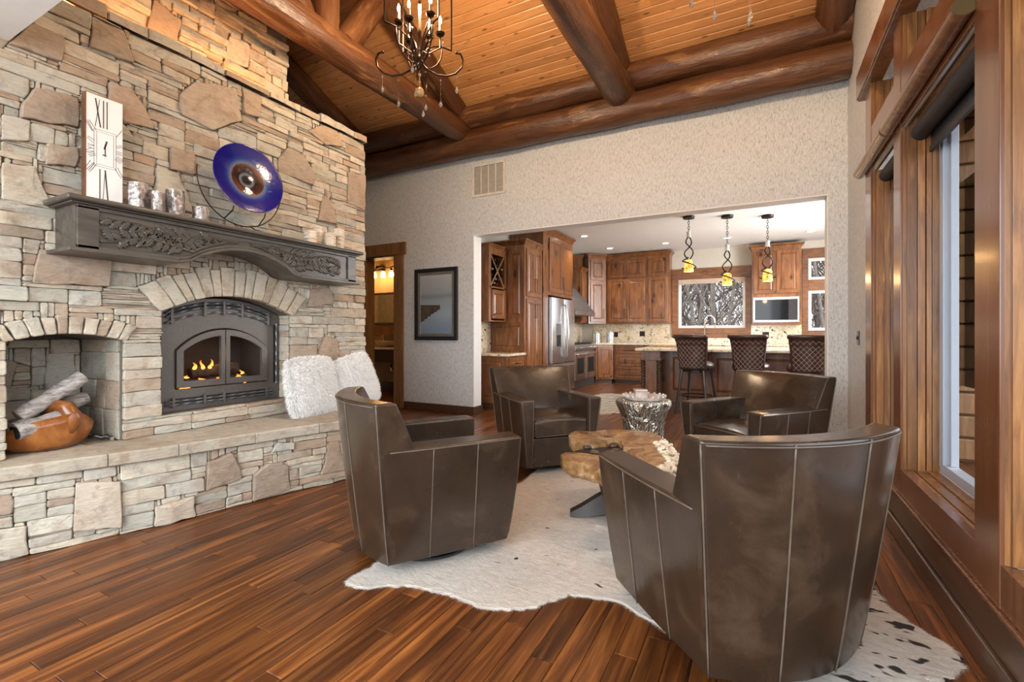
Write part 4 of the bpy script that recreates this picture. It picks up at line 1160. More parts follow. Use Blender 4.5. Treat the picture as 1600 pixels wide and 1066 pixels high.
# ------------------------------------------------------------------ sheepskin cushions
def fluffy(name, lab, c, w_, h, th, tilt, yaw, roll, seed, n):
    rg = random.Random(seed)
    t = thing(name, lab, 'cushion', c, local=True, group='white fluffy cushions on the hearth')
    R = Matrix.Rotation(yaw, 4, 'Z') @ Matrix.Rotation(tilt, 4, 'Y') @ Matrix.Rotation(roll, 4, 'X')
    def surf(u, v, sd):
        f = (1 - abs(u) ** 3.0) * (1 - abs(v) ** 3.0)
        k = 1 - .06 * (1 - abs(v)) ** 1 * abs(u) ** 4; 
        return R @ Vector((sd * th / 2 * max(0, f) ** .5, u * w_ / 2 * (1.03 - .09 * v ** 4 - .03 * v), v * h / 2 * (1.03 - .09 * u ** 4)))
    m = M(); k = 18
    for sd in (-1, 1):
        g_ = [[surf(-1 + 2 * i / k, -1 + 2 * j / k, sd) for i in range(k + 1)] for j in range(k + 1)]
        m.add([p for r_ in g_ for p in r_], [(j * (k + 1) + i, j * (k + 1) + i + 1, (j + 1) * (k + 1) + i + 1, (j + 1) * (k + 1) + i) for i in range(k) for j in range(k)])
    obj('pad', m, FUR, t, smooth=True)
    m = M()
    for q in range(n):
        u = rg.uniform(-1, 1); v = rg.uniform(-1, 1); sd = 1 if rg.random() < .8 else -1
        if rg.random() < .25:
            if rg.random() < .5: u = rg.choice((-1, 1)) * rg.uniform(.93, 1)
            else: v = rg.choice((-1, 1)) * rg.uniform(.93, 1)
        p = surf(u, v, sd)
        nrm = (surf(u, v, sd) - surf(u * .8, v * .8, -sd * .2)).normalized()
        L = rg.uniform(.018, .042)
        d = (nrm * .75 + Vector((rg.uniform(-.5, .5), rg.uniform(-.6, .6), rg.uniform(-.9, .3)))).normalized()
        sdv = d.cross(Vector((rg.uniform(-1, 1), rg.uniform(-1, 1), rg.uniform(-1, 1)))).normalized() * rg.uniform(.0012, .0028)
        e = p + d * L * .6; f = p + d * L + Vector((0, 0, -L * .25))
        m.rnd = rg.random(); m.add([p - sdv, p + sdv, e + sdv * .7, f, e - sdv * .7], [(0, 1, 2, 3, 4)])
    obj('fleece', m, FUR, t, kind='stuff', fix=False)
fluffy('sheepskin_cushion', 'square white sheepskin cushion leaning beside the stove', (-3.275, 2.675, .693), .49, .46, .17, math.radians(-12), math.radians(8), 0.0, 1, 16000)
fluffy('sheepskin_cushion', 'white sheepskin cushion tipped on its side behind the leather armchair', (-3.285, 3.125, .690), .45, .45, .16, math.radians(-11), math.radians(-3), math.radians(13), 2, 14000)

# ------------------------------------------------------------------ armchairs
ZR = 0.009
def bez(a, b, t): return a + (b - a) * t
def make_chair(label):
    t = thing('leather_armchair', label, 'armchair', (0, 0, 0), local=True, group='four leather swivel armchairs')
    # local: +X is the front, Y across, Z up
    def outer(v, z):   # v in -1..1 across the back
        k = min(1, max(0, (z - .05) / .76)); k2 = k ** .85
        hw = .297 + .065 * max(0, (z - .05) / .55) ** .9
        x = -.285 - .075 * k2 - (.085 + .02 * k2) * (1 - v * v)
        return Vector((x, v * hw, z))
    bk = M(); nv = 16; zs = [.05, .15, .3, .45, .58, .70, .785, .812]
    prof = lambda v: None
    secs = []
    for i in range(nv + 1):
        v = -1 + 2 * i / nv
        o = [outer(v, z) for z in zs]
        th = .10
        inn = []
        for z, q in ((.812, .095), (.76, .115), (.62, .16), (.48, .215), (.36, .24), (.20, .24), (.05, .235)):
            p = outer(v, z); p.x += q + .03 * (1 - v * v) * (1 if z < .8 else .3); p.y *= .985; inn.append(p)
        secs.append(o + inn)
    bk.loft(secs); obj('backrest', bk, LEATHER, t, smooth=True, bevel=.012, seg=3)
    for v in (-.36, .36):
        m = M(); m.tube([outer(v, z) + Vector((-.0012, 0, 0)) for z in [.055 + .75 * i / 16 for i in range(17)]], .0028, 6); obj('seam', m, PIPING, t, smooth=True)
    for v in (-.985, .985):
        m = M(); m.tube([outer(v, z) + Vector((.004, (.004 if v > 0 else -.004), 0)) for z in [.055 + .745 * i / 16 for i in range(17)]], .0032, 6); obj('seam', m, PIPING, t, smooth=True)
    m = M(); m.tube([outer(-.97 + 1.94 * i / 20, .797) + Vector((-.003, 0, 0)) for i in range(21)], .0028, 6); obj('seam', m, PIPING, t, smooth=True)
    for sg in (-1, 1):
        ar = M(); xs_ = [-.285, -.2, -.05, .1, .25, .335]
        secs = []
        for x in xs_:
            k = 1
            def wy(z): return .295 + .065 * ((z - .05) / .55) ** .9 + .010 * math.sin(max(0, x + .28) / .655 * PI)
            fx = x
            sec = []
            for z in (.05, .2, .36, .5, .595): sec.append(Vector((fx + (.045 * (1 - (1 - (z - .05) / .55) ** 2) if x > .3 else (-.055 * (z - .05) / .55 if x < -.25 else 0)), sg * wy(z), z)))
            iy = .235
            sec.append(Vector((sec[-1].x, sg * iy, .600))); sec.append(Vector((sec[2].x, sg * (iy - .002), .4))); sec.append(Vector((sec[0].x, sg * .228, .05)))
            secs.append(sec)
        ar.loft(secs); obj('armrest', ar, LEATHER, t, smooth=True, bevel=.014, seg=3)
        def side(x, z): return Vector((x, sg * (.295 + .065 * ((z - .05) / .55) ** .9 + .010 * math.sin(max(0, x + .28) / .655 * PI) + .001), z))
        for x in (-.09, .135):
            m = M(); m.tube([side(x, .055 + .53 * i / 12) for i in range(13)], .0026, 6); obj('seam', m, PIPING, t, smooth=True)
        m = M(); m.tube([side(-.29 + .66 * i / 16, .585) for i in range(17)], .0028, 6); obj('seam', m, PIPING, t, smooth=True)
        fxx = lambda z: .3365 + .045 * (1 - (1 - (z - .05) / .55) ** 2)
        m = M()
        for off_ in (0, 1):
            m.tube([(fxx(z), sg * ((.295 + .065 * ((z - .05) / .55) ** .9 - .012) if off_ == 0 else .25), z) for z in (.08, .16, .24, .32, .40, .48, .56, .585)], .003, 6)
        obj('seam', m, PIPING, t, smooth=True)
    se = M(); secs = []
    for (x, zt, zb_) in ((-.20, .43, .30), (-.05, .455, .30), (.15, .462, .30), (.30, .452, .295), (.365, .435, .292)):
        secs.append([(x, -.238, zb_), (x, .238, zb_), (x, .238, zt - .012), (x, .12, zt + .004), (x, 0, zt + .008), (x, -.12, zt + .004), (x, -.238, zt - .012)])
    se.loft(secs); obj('seat_cushion', se, LEATHER, t, smooth=True, bevel=.022, seg=4)
    m = M()
    for z in (.305, .428): m.tube([(.368, -.22, z), (.372, 0, z + .003), (.368, .22, z)], .0025, 6)
    obj('seam', m, PIPING, t, smooth=True)
    obj('front_panel', M().box(.0, .325, -.238, .238, .05, .285), LEATHER, t, smooth=True, bevel=.012, seg=3)
    m = M(); m.lathe([(.24, .0), (.25, .006), (.25, .018), (.20, .024), (.12, .052)], 32); obj('swivel_base', m, BLACKLEA, t, smooth=True, angle=40)
    return t
def deg(a): return math.radians(a)
ch1 = make_chair('leather armchair seen side on between the hearth and the cowhide head')
ch1.location = (-1.593, 2.041, ZR); ch1.rotation_euler = (0, 0, deg(56))
copy_tree(ch1, None, (-1.678, 3.761, ZR), deg(-42), 'leather armchair facing the table in front of the kitchen cabinets')
copy_tree(ch1, None, (-0.044, 3.956, ZR), deg(233), 'leather armchair with a tan lit back below the bar stools')
copy_tree(ch1, None, (-0.114, 1.979, ZR), deg(132.5), 'leather armchair showing its tall curved back beside the windows')

# ------------------------------------------------------------------ cowhide
RUG = [(-1.66, 1.53), (-1.56, 1.53), (-1.40, 1.63), (-1.31, 1.65), (-1.19, 1.66), (-1.09, 1.65), (-.99, 1.65), (-.90, 1.69), (-.83, 1.74), (-.77, 1.84), (-.72, 1.90), (-.63, 1.93), (-.50, 1.94), (-.30, 1.84), (-.05, 1.72), (.10, 1.64), (.25, 1.70), (.34, 1.86), (.46, 1.96), (.53, 2.0), (.60, 2.10), (.61, 2.20), (.56, 2.28), (.50, 2.36), (.46, 2.50), (.42, 2.68), (.36, 2.9), (.30, 3.2), (.34, 3.55), (.30, 3.8), (.16, 3.86), (-.05, 3.75), (-.25, 3.72), (-.5, 3.88), (-.8, 3.9), (-1.05, 3.78), (-1.3, 3.8), (-1.5, 3.72), (-1.62, 3.55), (-1.60, 3.25), (-1.62, 2.9), (-1.78, 2.62), (-1.86, 2.35), (-1.78, 2.1), (-1.74, 1.86), (-1.67, 1.75), (-1.66, 1.65)]
def dense(poly, k=5, amp=.008, seed=1):
    rg = random.Random(seed); out = []; n = len(poly)
    for i in range(n):
        p0, p1, p2, p3 = poly[i - 1], poly[i], poly[(i + 1) % n], poly[(i + 2) % n]
        for q in range(k):
            t = q / k
            f = lambda a, b, c, d: .5 * (2 * b + (c - a) * t + (2 * a - 5 * b + 4 * c - d) * t * t + (3 * b - a - 3 * c + d) * t ** 3)
            out.append((f(p0[0], p1[0], p2[0], p3[0]) + rg.uniform(-amp, amp), f(p0[1], p1[1], p2[1], p3[1]) + rg.uniform(-amp, amp)))
    return out
rp = dense(RUG)
rug = thing('cowhide_rug', 'white cowhide rug with small dark spots under the armchairs', 'rug', (-.6, 2.7, 0))
m = M(); m.loft([[(x, y, 0.0008) for x, y in rp], [(x, y, 0.004) for x, y in rp], [(-.6 + (x + .6) * .992, 2.7 + (y - 2.7) * .992, 0.008) for x, y in rp]])
obj('hide', m, HIDE, rug)
m = M(); rg = random.Random(12)
for i in range(len(rp)):
    a, b = rp[i], rp[(i + 1) % len(rp)]
    l = math.dist(a, b); nx_, ny_ = (b[1] - a[1]) / l, -(b[0] - a[0]) / l
    for q in range(int(l * 900)):
        t = rg.random(); p = Vector((a[0] + (b[0] - a[0]) * t - nx_ * .006, a[1] + (b[1] - a[1]) * t - ny_ * .006, .006))
        L = rg.uniform(.008, .024); d = Vector((nx_ + rg.uniform(-.5, .5), ny_ + rg.uniform(-.5, .5), rg.uniform(-.1, .15)))
        s_ = Vector((-d.y, d.x, 0)).normalized() * .0012
        f = p + d.normalized() * L; f.z = max(.0012, f.z - .004)
        m.add([p - s_, p + s_, f], [(0, 1, 2)])
for q in range(26000):
    x, y = rg.uniform(-1.9, .62), rg.uniform(1.5, 3.9)
    if not inside(RUG, x, y): continue
    an = .6 + rg.gauss(0, .5) + .8 * math.sin(x * 2.1) * math.cos(y * 1.7)
    L = rg.uniform(.012, .03); d = Vector((-math.sin(an), -math.cos(an), rg.uniform(.05, .35)))
    s_ = Vector((-d.y, d.x, 0)).normalized() * .001
    p = Vector((x, y, .007)); m.add([p - s_, p + s_, p + d * L], [(0, 1, 2)])
obj('hair', m, HIDE, rug, kind='stuff', fix=False)

# ------------------------------------------------------------------ burl coffee table
TB = [(-1.144, 2.992), (-1.158, 3.078), (-1.157, 3.151), (-1.042, 3.187), (-1.016, 3.238), (-0.905, 3.335), (-0.767, 3.369), (-0.683, 3.352), (-0.612, 3.296), (-0.526, 3.086), (-0.469, 2.947), (-0.42, 2.772), (-0.386, 2.586), (-0.403, 2.435), (-0.465, 2.354), (-0.548, 2.31), (-0.639, 2.298), (-0.74, 2.34), (-0.857, 2.385), (-0.936, 2.409), (-0.991, 2.471), (-0.998, 2.548), (-0.895, 2.586), (-0.829, 2.572), (-0.779, 2.582), (-0.73, 2.634), (-0.691, 2.743), (-0.683, 2.816), (-0.734, 2.852), (-0.793, 2.985), (-0.836, 3.004), (-0.889, 2.955), (-0.94, 2.887), (-1.017, 2.877), (-1.101, 2.927)]
tp = dense(TB, 4, .007, 3)
tb = thing('coffee_table', 'live edge burl wood coffee table with a deep notch and rough pale edge', 'coffee table', (-.75, 2.85, ZR))
cx_, cy_ = -.72, 2.85
rg = random.Random(6)
def off(p, d, k=None):
    l = math.dist(p, (cx_, cy_)); return (p[0] + (p[0] - cx_) / l * d, p[1] + (p[1] - cy_) / l * d)
m = M()
m.loft([[(*off(p, -.03 + rg.uniform(-.006, .006)), .345 + rg.uniform(-.006, .006)) for p in tp], [(*off(p, rg.uniform(-.006, .003)), .375 + rg.uniform(-.006, .006)) for p in tp],
        [(*off(p, rg.uniform(-.004, .004)), .415) for p in tp], [(*p, .4375) for p in tp], [(*off(p, -.004), .441) for p in tp]])
top = obj('tabletop', m, BURL, tb, smooth=True, angle=28)
NP = [(-.70, 2.70), (-.68, 2.83), (-.735, 2.87), (-.79, 3.0), (-.84, 3.015), (-.89, 2.97), (-.94, 2.90), (-.99, 2.88), (-.93, 2.80), (-.86, 2.70), (-.80, 2.60), (-.74, 2.60)]
m = M(); rgn = random.Random(5)
for q in range(46):
    t = rgn.random(); a = rgn.choice(NP); c_ = (a[0] + (-.83 - a[0]) * t * .8, a[1] + (2.80 - a[1]) * t * .8); m.ball((c_[0], c_[1], .39 + rgn.uniform(-.03, .025) - .03 * t), rgn.uniform(.02, .045), 8, 6, .6)
obj('notch_bark', m, plain('dark_burl_bark', (.075, .045, .035), .35, var=.6, scale=20, bmp=.5, coat=.4), tb, smooth=True, kind='stuff')
m = M(); rk = [p for p in tp if p[0] > -.62 and p[1] < 3.18]
for q in range(420):
    p = rg.choice(rk); d = .012 - .10 * rg.random() ** 1.6
    c = off(p, d); m.ball((c[0], c[1], .438 + rg.uniform(-.06 if d > -.01 else -.006, .006)), rg.uniform(.007, .017), 6, 4, rg.uniform(.5, 1.1))
obj('bark_edge', m, BARKW, tb, kind='stuff')
DARKH = plain('dark_hollow', (0.03, 0.018, 0.012), 0.4)
for (x, y, r, sx_) in ((-1.08, 3.11, .022, 1.6), (-.90, 3.08, .022, 1.4), (-.66, 2.95, .015, 1.8)):
    pts = [(x + r * sx_ * math.cos(a) * (1 + .3 * math.sin(3 * a)), y + r * math.sin(a) * (1 + .3 * math.cos(2 * a))) for a in [2 * PI * j / 14 for j in range(14)]]
    m = M(); m.add([(*p, .4415) for p in pts], [tuple(range(14))]); obj('burl_hollow', m, DARKH, tb, fix=False)
m = M(); rings = []
for (z, r) in ((.0, .02), (.05, .05), (.12, .075), (.22, .09), (.30, .13), (.36, .20)):
    rings.append([(-.80 + r * (1 + .25 * math.sin(3 * a + z * 8)) * math.cos(a), 2.84 + r * (1 + .25 * math.sin(3 * a + z * 8)) * math.sin(a), ZR + z + .03) for a in [2 * PI * j / 24 for j in range(24)]])
m.loft(rings); obj('pedestal', m, plain('dark_root', (0.028, 0.02, 0.015), 0.5), tb, smooth=True)
for an in (200, 320, 80):
    a = deg(an); ca, sa = math.cos(a), math.sin(a); m = M()
    m.loft([[(-.80 + ca * r - sa * w_, 2.84 + sa * r + ca * w_, ZR + z), (-.80 + ca * r + sa * w_, 2.84 + sa * r - ca * w_, ZR + z), (-.80 + ca * r + sa * w_ * .6, 2.84 + sa * r - ca * w_ * .6, ZR + z + h), (-.80 + ca * r - sa * w_ * .6, 2.84 + sa * r + ca * w_ * .6, ZR + z + h)] for (r, w_, z, h) in ((.02, .05, .03, .14), (.10, .06, .02, .10), (.19, .06, .0, .06), (.26, .055, .0, .02))])
    obj('leg', m, plain('dark_root', (0.028, 0.02, 0.015), 0.5), tb, smooth=True, angle=40)

# ------------------------------------------------------------------ drum side table with tray and glass block
dt = thing('drum_table', 'silver hammered root shaped side table between two armchairs', 'side table', (-.91, 4.22, 0))
HAM, nt, b = new_mat('hammered_silver')
v = coords(nt, (1, 1, .35)); n1 = noise(nt, v, 17, 3, .55, 1.6)
nt.links.new(ramp(nt, n1, [(.3, (.34, .32, .27)), (.6, (.66, .63, .55))]), b.inputs['Base Color']); b.inputs['Metallic'].default_value = .9; b.inputs['Roughness'].default_value = .22; bump(nt, b, n1, 1.0, .05)
m = M(); rings = []
for (z, r) in ((0, .215), (.03, .205), (.12, .175), (.25, .165), (.36, .175), (.45, .205), (.51, .232), (.535, .235), (.545, .225), (.545, .0)):
    rings.append([(-.91 + r * (1 + (.045 * math.sin(9 * a + z * 7) + .03 * math.sin(5 * a - z * 5)) * (1 if z < .53 else .3)) * math.cos(a), 4.22 + r * (1 + (.045 * math.sin(9 * a + z * 7) + .03 * math.sin(5 * a - z * 5)) * (1 if z < .53 else .3)) * math.sin(a), z + .001) for a in [2 * PI * j / 72 for j in range(72)]])
m.loft(rings, True, True, False); obj('drum', m, HAM, dt, smooth=True, angle=60)
ty = thing('glass_tray', 'round clear glass tray with beaded rim on the silver table', 'tray', (-.91, 4.22, .547))
AGATE = plain('pale_agate_glass', (0.55, 0.49, 0.45), 0.12, var=.35, scale=14, bmp=.05, coat=.8)
m = M(); m.lathe([(.0, .004), (.14, .004), (.165, .016), (.178, .034), (.184, .034), (.172, .010), (.15, .0), (.0, .0)], 40, (-.91, 4.22, .547)); obj('dish', m, AGATE, ty, smooth=True, angle=50)
for k in range(20):
    a = 2 * PI * k / 20; m = M(); m.ball((-.91 + .181 * math.cos(a), 4.22 + .181 * math.sin(a), .547 + .036), .012, 8, 6); obj('bead', m, AGATE, ty, smooth=True)
bx = thing('agate_box', 'small square agate box standing on the glass tray', 'box', (-.935, 4.20, .552), rz=deg(25), local=True)
obj('body', M().box(-.052, .052, -.04, .04, .0, .070), AGATE, bx, bevel=.004)
obj('lid', M().box(-.055, .055, -.043, .043, .071, .086), AGATE, bx, bevel=.004)
# ------------------------------------------------------------------ kitchen shell
ZK = 2.98
w = M(); w.box(-4.05, -3.9, YB, 11.2, 0, ZK); obj('wall_kitchen_left', w, CREAM, kind='structure')
w = M()
w.box(-4.05, -1.63, 11.08, 11.25, 0, ZK); w.box(-1.63, -0.27, 11.08, 11.25, 0, 1.25); w.box(-1.63, -0.27, 11.08, 11.25, 2.29, ZK)
w.box(-0.27, 0.848, 11.08, 11.25, 0, ZK); w.box(0.848, 1.75, 11.08, 11.25, 0, 1.19); w.box(0.848, 1.75, 11.08, 11.25, 1.975, 2.20); w.box(0.848, 1.75, 11.08, 11.25, 2.62, ZK); w.box(1.75, 2.55, 11.08, 11.25, 0, ZK)
obj('wall_kitchen_back', w, CREAM, kind='structure')
w = M(); w.box(2.4, 2.55, YB, 7.0, 0, ZK); w.box(2.4, 2.55, 7.0, 9.8, 0, 0.9); w.box(2.4, 2.55, 7.0, 9.8, 2.5, ZK); w.box(2.4, 2.55, 9.8, 11.08, 0, ZK)
obj('wall_kitchen_right', w, CREAM, kind='structure')
obj('ceiling_kitchen', M().box(-4.05, 2.55, YB, 11.25, ZK, ZK + .1), CEILP, kind='structure')
w = M(); w.box(0.951, 2.55, YW + .02, YB, 0, 3.3); obj('wall_exterior_corner', w, plain('exterior_core', (0.12, 0.07, 0.04), 0.8), kind='structure')
ext = tag(bpy.data.objects.new('wall_exterior', None), kind='structure'); COL.objects.link(ext); ext['_o'] = (0, 0, 0)
for k in range(16):
    m = M(); m.rnd = random.random(); m.box(0.952, 2.56, YW - .02, YW + .019, 0.02 + k * .2, 0.205 + k * .2); obj('siding_board', m, DOORW, ext, bevel=.012)
wd = M(); wd.box(0.585, 0.70, YB + .001, YB + .02, 0, 2.49)
for i, (x0, x1, z) in enumerate(((-2.96, 8.55, 0), (-2.89, 10.03, 0), (-1.72, 10.0, 0), (.81, 10.04, 0), (-.57, 10.0, 0), (-.6, 6.6, 0))):
    t = thing('downlight', ['recessed ceiling light closest to the tall fridge cabinet', 'recessed ceiling light above the white lit corner cabinet', 'recessed ceiling light left of the first pendant', 'recessed ceiling light near the small upper window', 'recessed ceiling light behind the middle pendant chain', 'recessed ceiling light just inside the kitchen opening'][i], 'ceiling light', (x0, x1, ZK - .01), group='kitchen downlights')
    m = M(); m.lathe([(.055, .006), (.085, .002), (.088, .0085), (.055, .0085)], 24, (x0, x1, ZK - .01)); obj('trim_ring', m, WHITE, t)
    m = M(); m.lathe([(.0, .004), (.055, .004), (.055, .006), (.0, .006)], 24, (x0, x1, ZK - .01)); obj('lens', m, DOWNL, t)
    lamp('downlight_beam', 'SPOT', (x0, x1, ZK - .03), 42, (1, .93, .82), .05, (0, 0, 0), spot=math.radians(120))

# ------------------------------------------------------------------ cabinet kit
def panel_door(w_, h, mat, parent, x, z, name='door', t=.020, fr=.058):
    m = M(); m.rnd = random.random()
    def ring(i, y): return [(x + i, y, z + i), (x + w_ - i, y, z + i), (x + w_ - i, y, z + h - i), (x + i, y, z + h - i)]
    f = min(fr, w_ * .24, h * .28)
    m.loft([ring(0, -.0005), ring(0, -t + .002), ring(.003, -t), ring(f, -t), ring(f + .006, -t + .011), ring(f + .014, -t + .011), ring(f + .034, -t + .003), ring(f + .036, -t + .003)])
    return obj(name, m, mat, parent)
def pull(parent, x, z, L, vert=True):
    m = M()
    if vert: m.tube([(x, -.020, z), (x, -.046, z + .004), (x, -.046, z + L - .004), (x, -.020, z + L)], .0055, 6)
    else: m.tube([(x, -.020, z), (x + .004, -.046, z), (x + L - .004, -.046, z), (x + L, -.020, z)], .0055, 6)
    return obj('handle', m, BRONZE, parent)
def knob(parent, x, z):
    m = M(); m.ball((x, -.032, z), .012, 10, 6); m.tube([(x, -.019, z), (x, -.03, z)], .005, 6); return obj('knob', m, BRONZE, parent)
def crown(parent, w_, d, z, h=.085, o=.055, left=True, right=True):
    m = M(); l = o if left else 0; r = o if right else 0
    def ring(k, zz): return [(-l * k, -o * k, zz), (w_ + r * k, -o * k, zz), (w_ + r * k, d, zz), (-l * k, d, zz)]
    m.loft([ring(0.05, z), ring(.18, z + h * .15), ring(.35, z + h * .4), ring(.8, z + h * .72), ring(1, z + h * .78), ring(1, z + h)])
    return obj('crown_moulding', m, ALDER, parent)
def cabinet(name, label, loc, rz, w_, d, z0, z1, doors=(), drawers=(), cr=True, toe=0, group=None, crl=True, crr=True, ch_=.085):
    t = thing(name, label, 'cabinet', loc, rz, group, local=True)
    m = M(); m.rnd = random.random(); m.box(0, w_, 0, d, z0 + toe, z1)
    obj('body', m, ALDER, t, bevel=.002)
    if toe: obj('toe_kick', M().box(.01, w_ - .01, .06, d, z0, z0 + toe), TRIMD, t)
    for q in doors:
        x0, x1, a, b, hs = q[:5]
        o = panel_door(x1 - x0, b - a, ALDER, t, x0, a)
        if hs == 'r': pull(o, x1 - .028, (a + .08) if a > 1.2 else (b - .30), .22)
        elif hs == 'l': pull(o, x0 + .028, (a + .08) if a > 1.2 else (b - .30), .22)
        elif hs == 'k': knob(o, x0 + .03, a + .06)
        elif hs == 'K': knob(o, x1 - .03, a + .06)
    for (x0, x1, a, b) in drawers:
        o = panel_door(x1 - x0, b - a, ALDER, t, x0, a, 'drawer', fr=.04)
        if x1 - x0 > .5: pull(o, (x0 + x1) / 2 - .09, (a + b) / 2, .18, False)
        else: pull(o, (x0 + x1) / 2 - .045, (a + b) / 2, .09, False)
    if cr: crown(t, w_, d, z1, ch_, left=crl, right=crr)
    return t
R90 = PI / 2
def side_panel(t, d0, d1, z0, z1, x=0):
    """raised panel on the left flank (local -X side)"""
    m = M(); m.rnd = random.random()
    def ring(i, k): return [(x - k, d0 + i, z0 + i), (x - k, d1 - i, z0 + i), (x - k, d1 - i, z1 - i), (x - k, d0 + i, z1 - i)]
    m.loft([ring(0, .0005), ring(0, .012), ring(.05, .012), ring(.056, .004), ring(.064, .004), ring(.085, .010)])
    return obj('side_panel', m, ALDER, t)

# left run, fronts facing +X
t = cabinet('wine_base_cabinet', 'low end cabinet with a small drawer and a stone top beside the kitchen opening', (-3.28, 6.05, 0), R90, .575, .60, 0, .79, doors=[(.04, .535, .12, .56, 'r')], drawers=[(.04, .535, .60, .76)], cr=False, toe=.09)
side_panel(t, .04, .56, .12, .76)
ct = thing('end_countertop', 'short granite counter on the low end cabinet', 'countertop', (-3.6, 6.3, .79)); obj('slab', M().box(-3.899, -3.245, 6.02, 6.628, .791, .83), GRANITE, ct, bevel=.006)
obj('trim_side_backsplash', M().box(-3.899, -3.885, 5.702, 6.62, .832, 1.305), GRANITE, kind='structure')
t = thing('wine_cabinet', 'wall cabinet with an open wine cubby and lattice over a panelled door', 'cabinet', (-3.58, 6.04, 0), R90, local=True)
m = M(); W_ = .56; D_ = .318
m.box(0, .02, 0, D_, 1.31, 2.43); m.box(W_ - .02, W_, 0, D_, 1.31, 2.43); m.box(.02, W_ - .02, D_ - .015, D_, 1.31, 2.43); m.box(.02, W_ - .02, 0, D_, 1.31, 1.33); m.box(.02, W_ - .02, 0, D_, 2.38, 2.43); m.box(.02, W_ - .02, 0, D_, 1.82, 1.845)
m.box(.02, .07, 0, .02, 1.33, 2.38); m.box(W_ - .07, W_ - .02, 0, .02, 1.33, 2.38); m.box(.07, W_ - .07, 0, .02, 2.33, 2.38)
obj('body', m, ALDER, t)
o = panel_door(.40, .44, ALDER, t, .08, 1.355); knob(o, .11, 1.41)
crown(t, W_, D_, 2.43, .05, .04, right=False)
LAT = wood('lattice_wood', (.20, .10, .04), (.36, .2, .09), (.5, .3, .15), .35)
for s_ in (-1, 1):
    m = M(); c = (W_ / 2, (1.845 + 2.33) / 2); hx, hz = .21, .243
    a = Vector((c[0] - s_ * hx, .010, c[1] - hz)); b = Vector((c[0] + s_ * hx, .010, c[1] + hz)); m.tube([a, b], .011, 4); obj('lattice_strip', m, LAT, t)
rg = random.Random(3)
k = 0
for (x, z) in ((.20, 1.90), (.28, 1.885), (.36, 1.90), (.24, 1.965), (.33, 1.965), (.42, 2.05), (.44, 2.13), (.40, 2.20), (.12, 2.02), (.14, 2.11), (.22, 2.26), (.32, 2.27)):
    bo = thing('wine_bottle', ['dark wine bottle lying low in the wine cubby', 'dark wine bottle lying in the wine cubby'][0] if z < 2 else 'dark wine bottle lying in an upper side of the wine cubby', 'bottle', (-3.58 - .02, 6.04 + x, z), group='wine bottles low in the cubby' if z < 2 else 'wine bottles high in the cubby')
    px_, py_ = -3.58, 6.04 + x
    m = M(); rr = [(.038, -.29), (.038, -.10), (.030, -.07), (.015, -.045), (.0145, -.02)]
    m.loft([[(px_ + q, py_ + r * math.cos(2 * PI * j / 12), z + r * math.sin(2 * PI * j / 12)) for j in range(12)] for r, q in rr]); obj('glass', m, plain('bottle_glass', (.01, .012, .01), .1, coat=1), bo, smooth=True, angle=50)
    m = M(); m.loft([[(px_ + q, py_ + .0155 * math.cos(2 * PI * j / 12), z + .0155 * math.sin(2 * PI * j / 12)) for j in range(12)] for q in (-.045, -.012)]); obj('foil', m, plain('foil_' + str(k % 3), [(.45, .42, .38), (.25, .03, .03), (.02, .02, .02)][k % 3], .3, .5), bo); k += 1

t = cabinet('pantry_cabinet', 'tall pantry cabinet with two upper and two lower doors', (-3.28, 6.64, 0), R90, .665, .615, 0, 2.53, doors=[(.05, .335, 1.72, 2.48, 'r'), (.34, .625, 1.72, 2.48, 'l'), (.05, .335, .12, 1.68, 'r'), (.34, .625, .12, 1.68, 'l')], toe=.09, crr=False)
side_panel(t, .03, .60, .86, 1.30); side_panel(t, .02, .28, 1.37, 2.44)
t = cabinet('fridge_cabinet', 'tall cabinet box with two long doors above the steel refrigerator', (-3.26, 7.31, 0), R90, 1.40, .635, 1.80, 2.86, doors=[(.24, .80, 1.86, 2.80, 'r'), (.81, 1.37, 1.86, 2.80, 'l')], ch_=.10)
m = M(); m.rnd = .3; m.box(0, .21, 0, .635, 0, 1.80); obj('filler_panel', m, ALDER, t, bevel=.002)
m = M(); m.rnd = .4; m.box(1.38, 1.40, 0, .635, 0, 1.80); obj('filler_panel', m, ALDER, t, bevel=.002)
fr = thing('refrigerator', 'stainless steel french door refrigerator with a water dispenser', 'refrigerator', (-3.2, 7.53, 0), R90, local=True)
obj('body', M().box(.01, 1.14, .06, .69, .02, 1.765), STEELD, fr, bevel=.005)
def fdoor(x0, x1, z0, z1, nm='door'):
    m = M(); k = 8
    m.loft([[(x, .055, z0), (x, -.012 * math.sin((x - x0) / (x1 - x0) * PI) - .005, z0), (x, -.012 * math.sin((x - x0) / (x1 - x0) * PI) - .005, z1), (x, .055, z1)] for x in [x0 + (x1 - x0) * i / k for i in range(k + 1)]])
    return obj(nm, m, STEEL, fr, bevel=.006, smooth=True, angle=40)
d1 = fdoor(.015, .573, .60, 1.76); d2 = fdoor(.577, 1.135, .60, 1.76); d3 = fdoor(.015, 1.135, .06, .585, 'drawer')
for (d, x, s_) in ((d1, .535, -1), (d2, .615, 1)):
    m = M(); m.tube([(x, -.012, .66), (x + s_ * .0, -.05, .72), (x + s_ * .04, -.066, 1.15), (x, -.05, 1.60), (x, -.012, 1.66)], .012, 8); obj('handle', m, STEEL, d, smooth=True)
m = M(); m.tube([(.08, -.012, .54), (.12, -.055, .54), (.575, -.065, .545), (1.03, -.055, .54), (1.07, -.012, .54)], .012, 8); obj('handle', m, STEEL, d3, smooth=True)
obj('dispenser', M().box(.17, .40, -.019, -.006, .88, 1.30), STEELD, d1, bevel=.004)
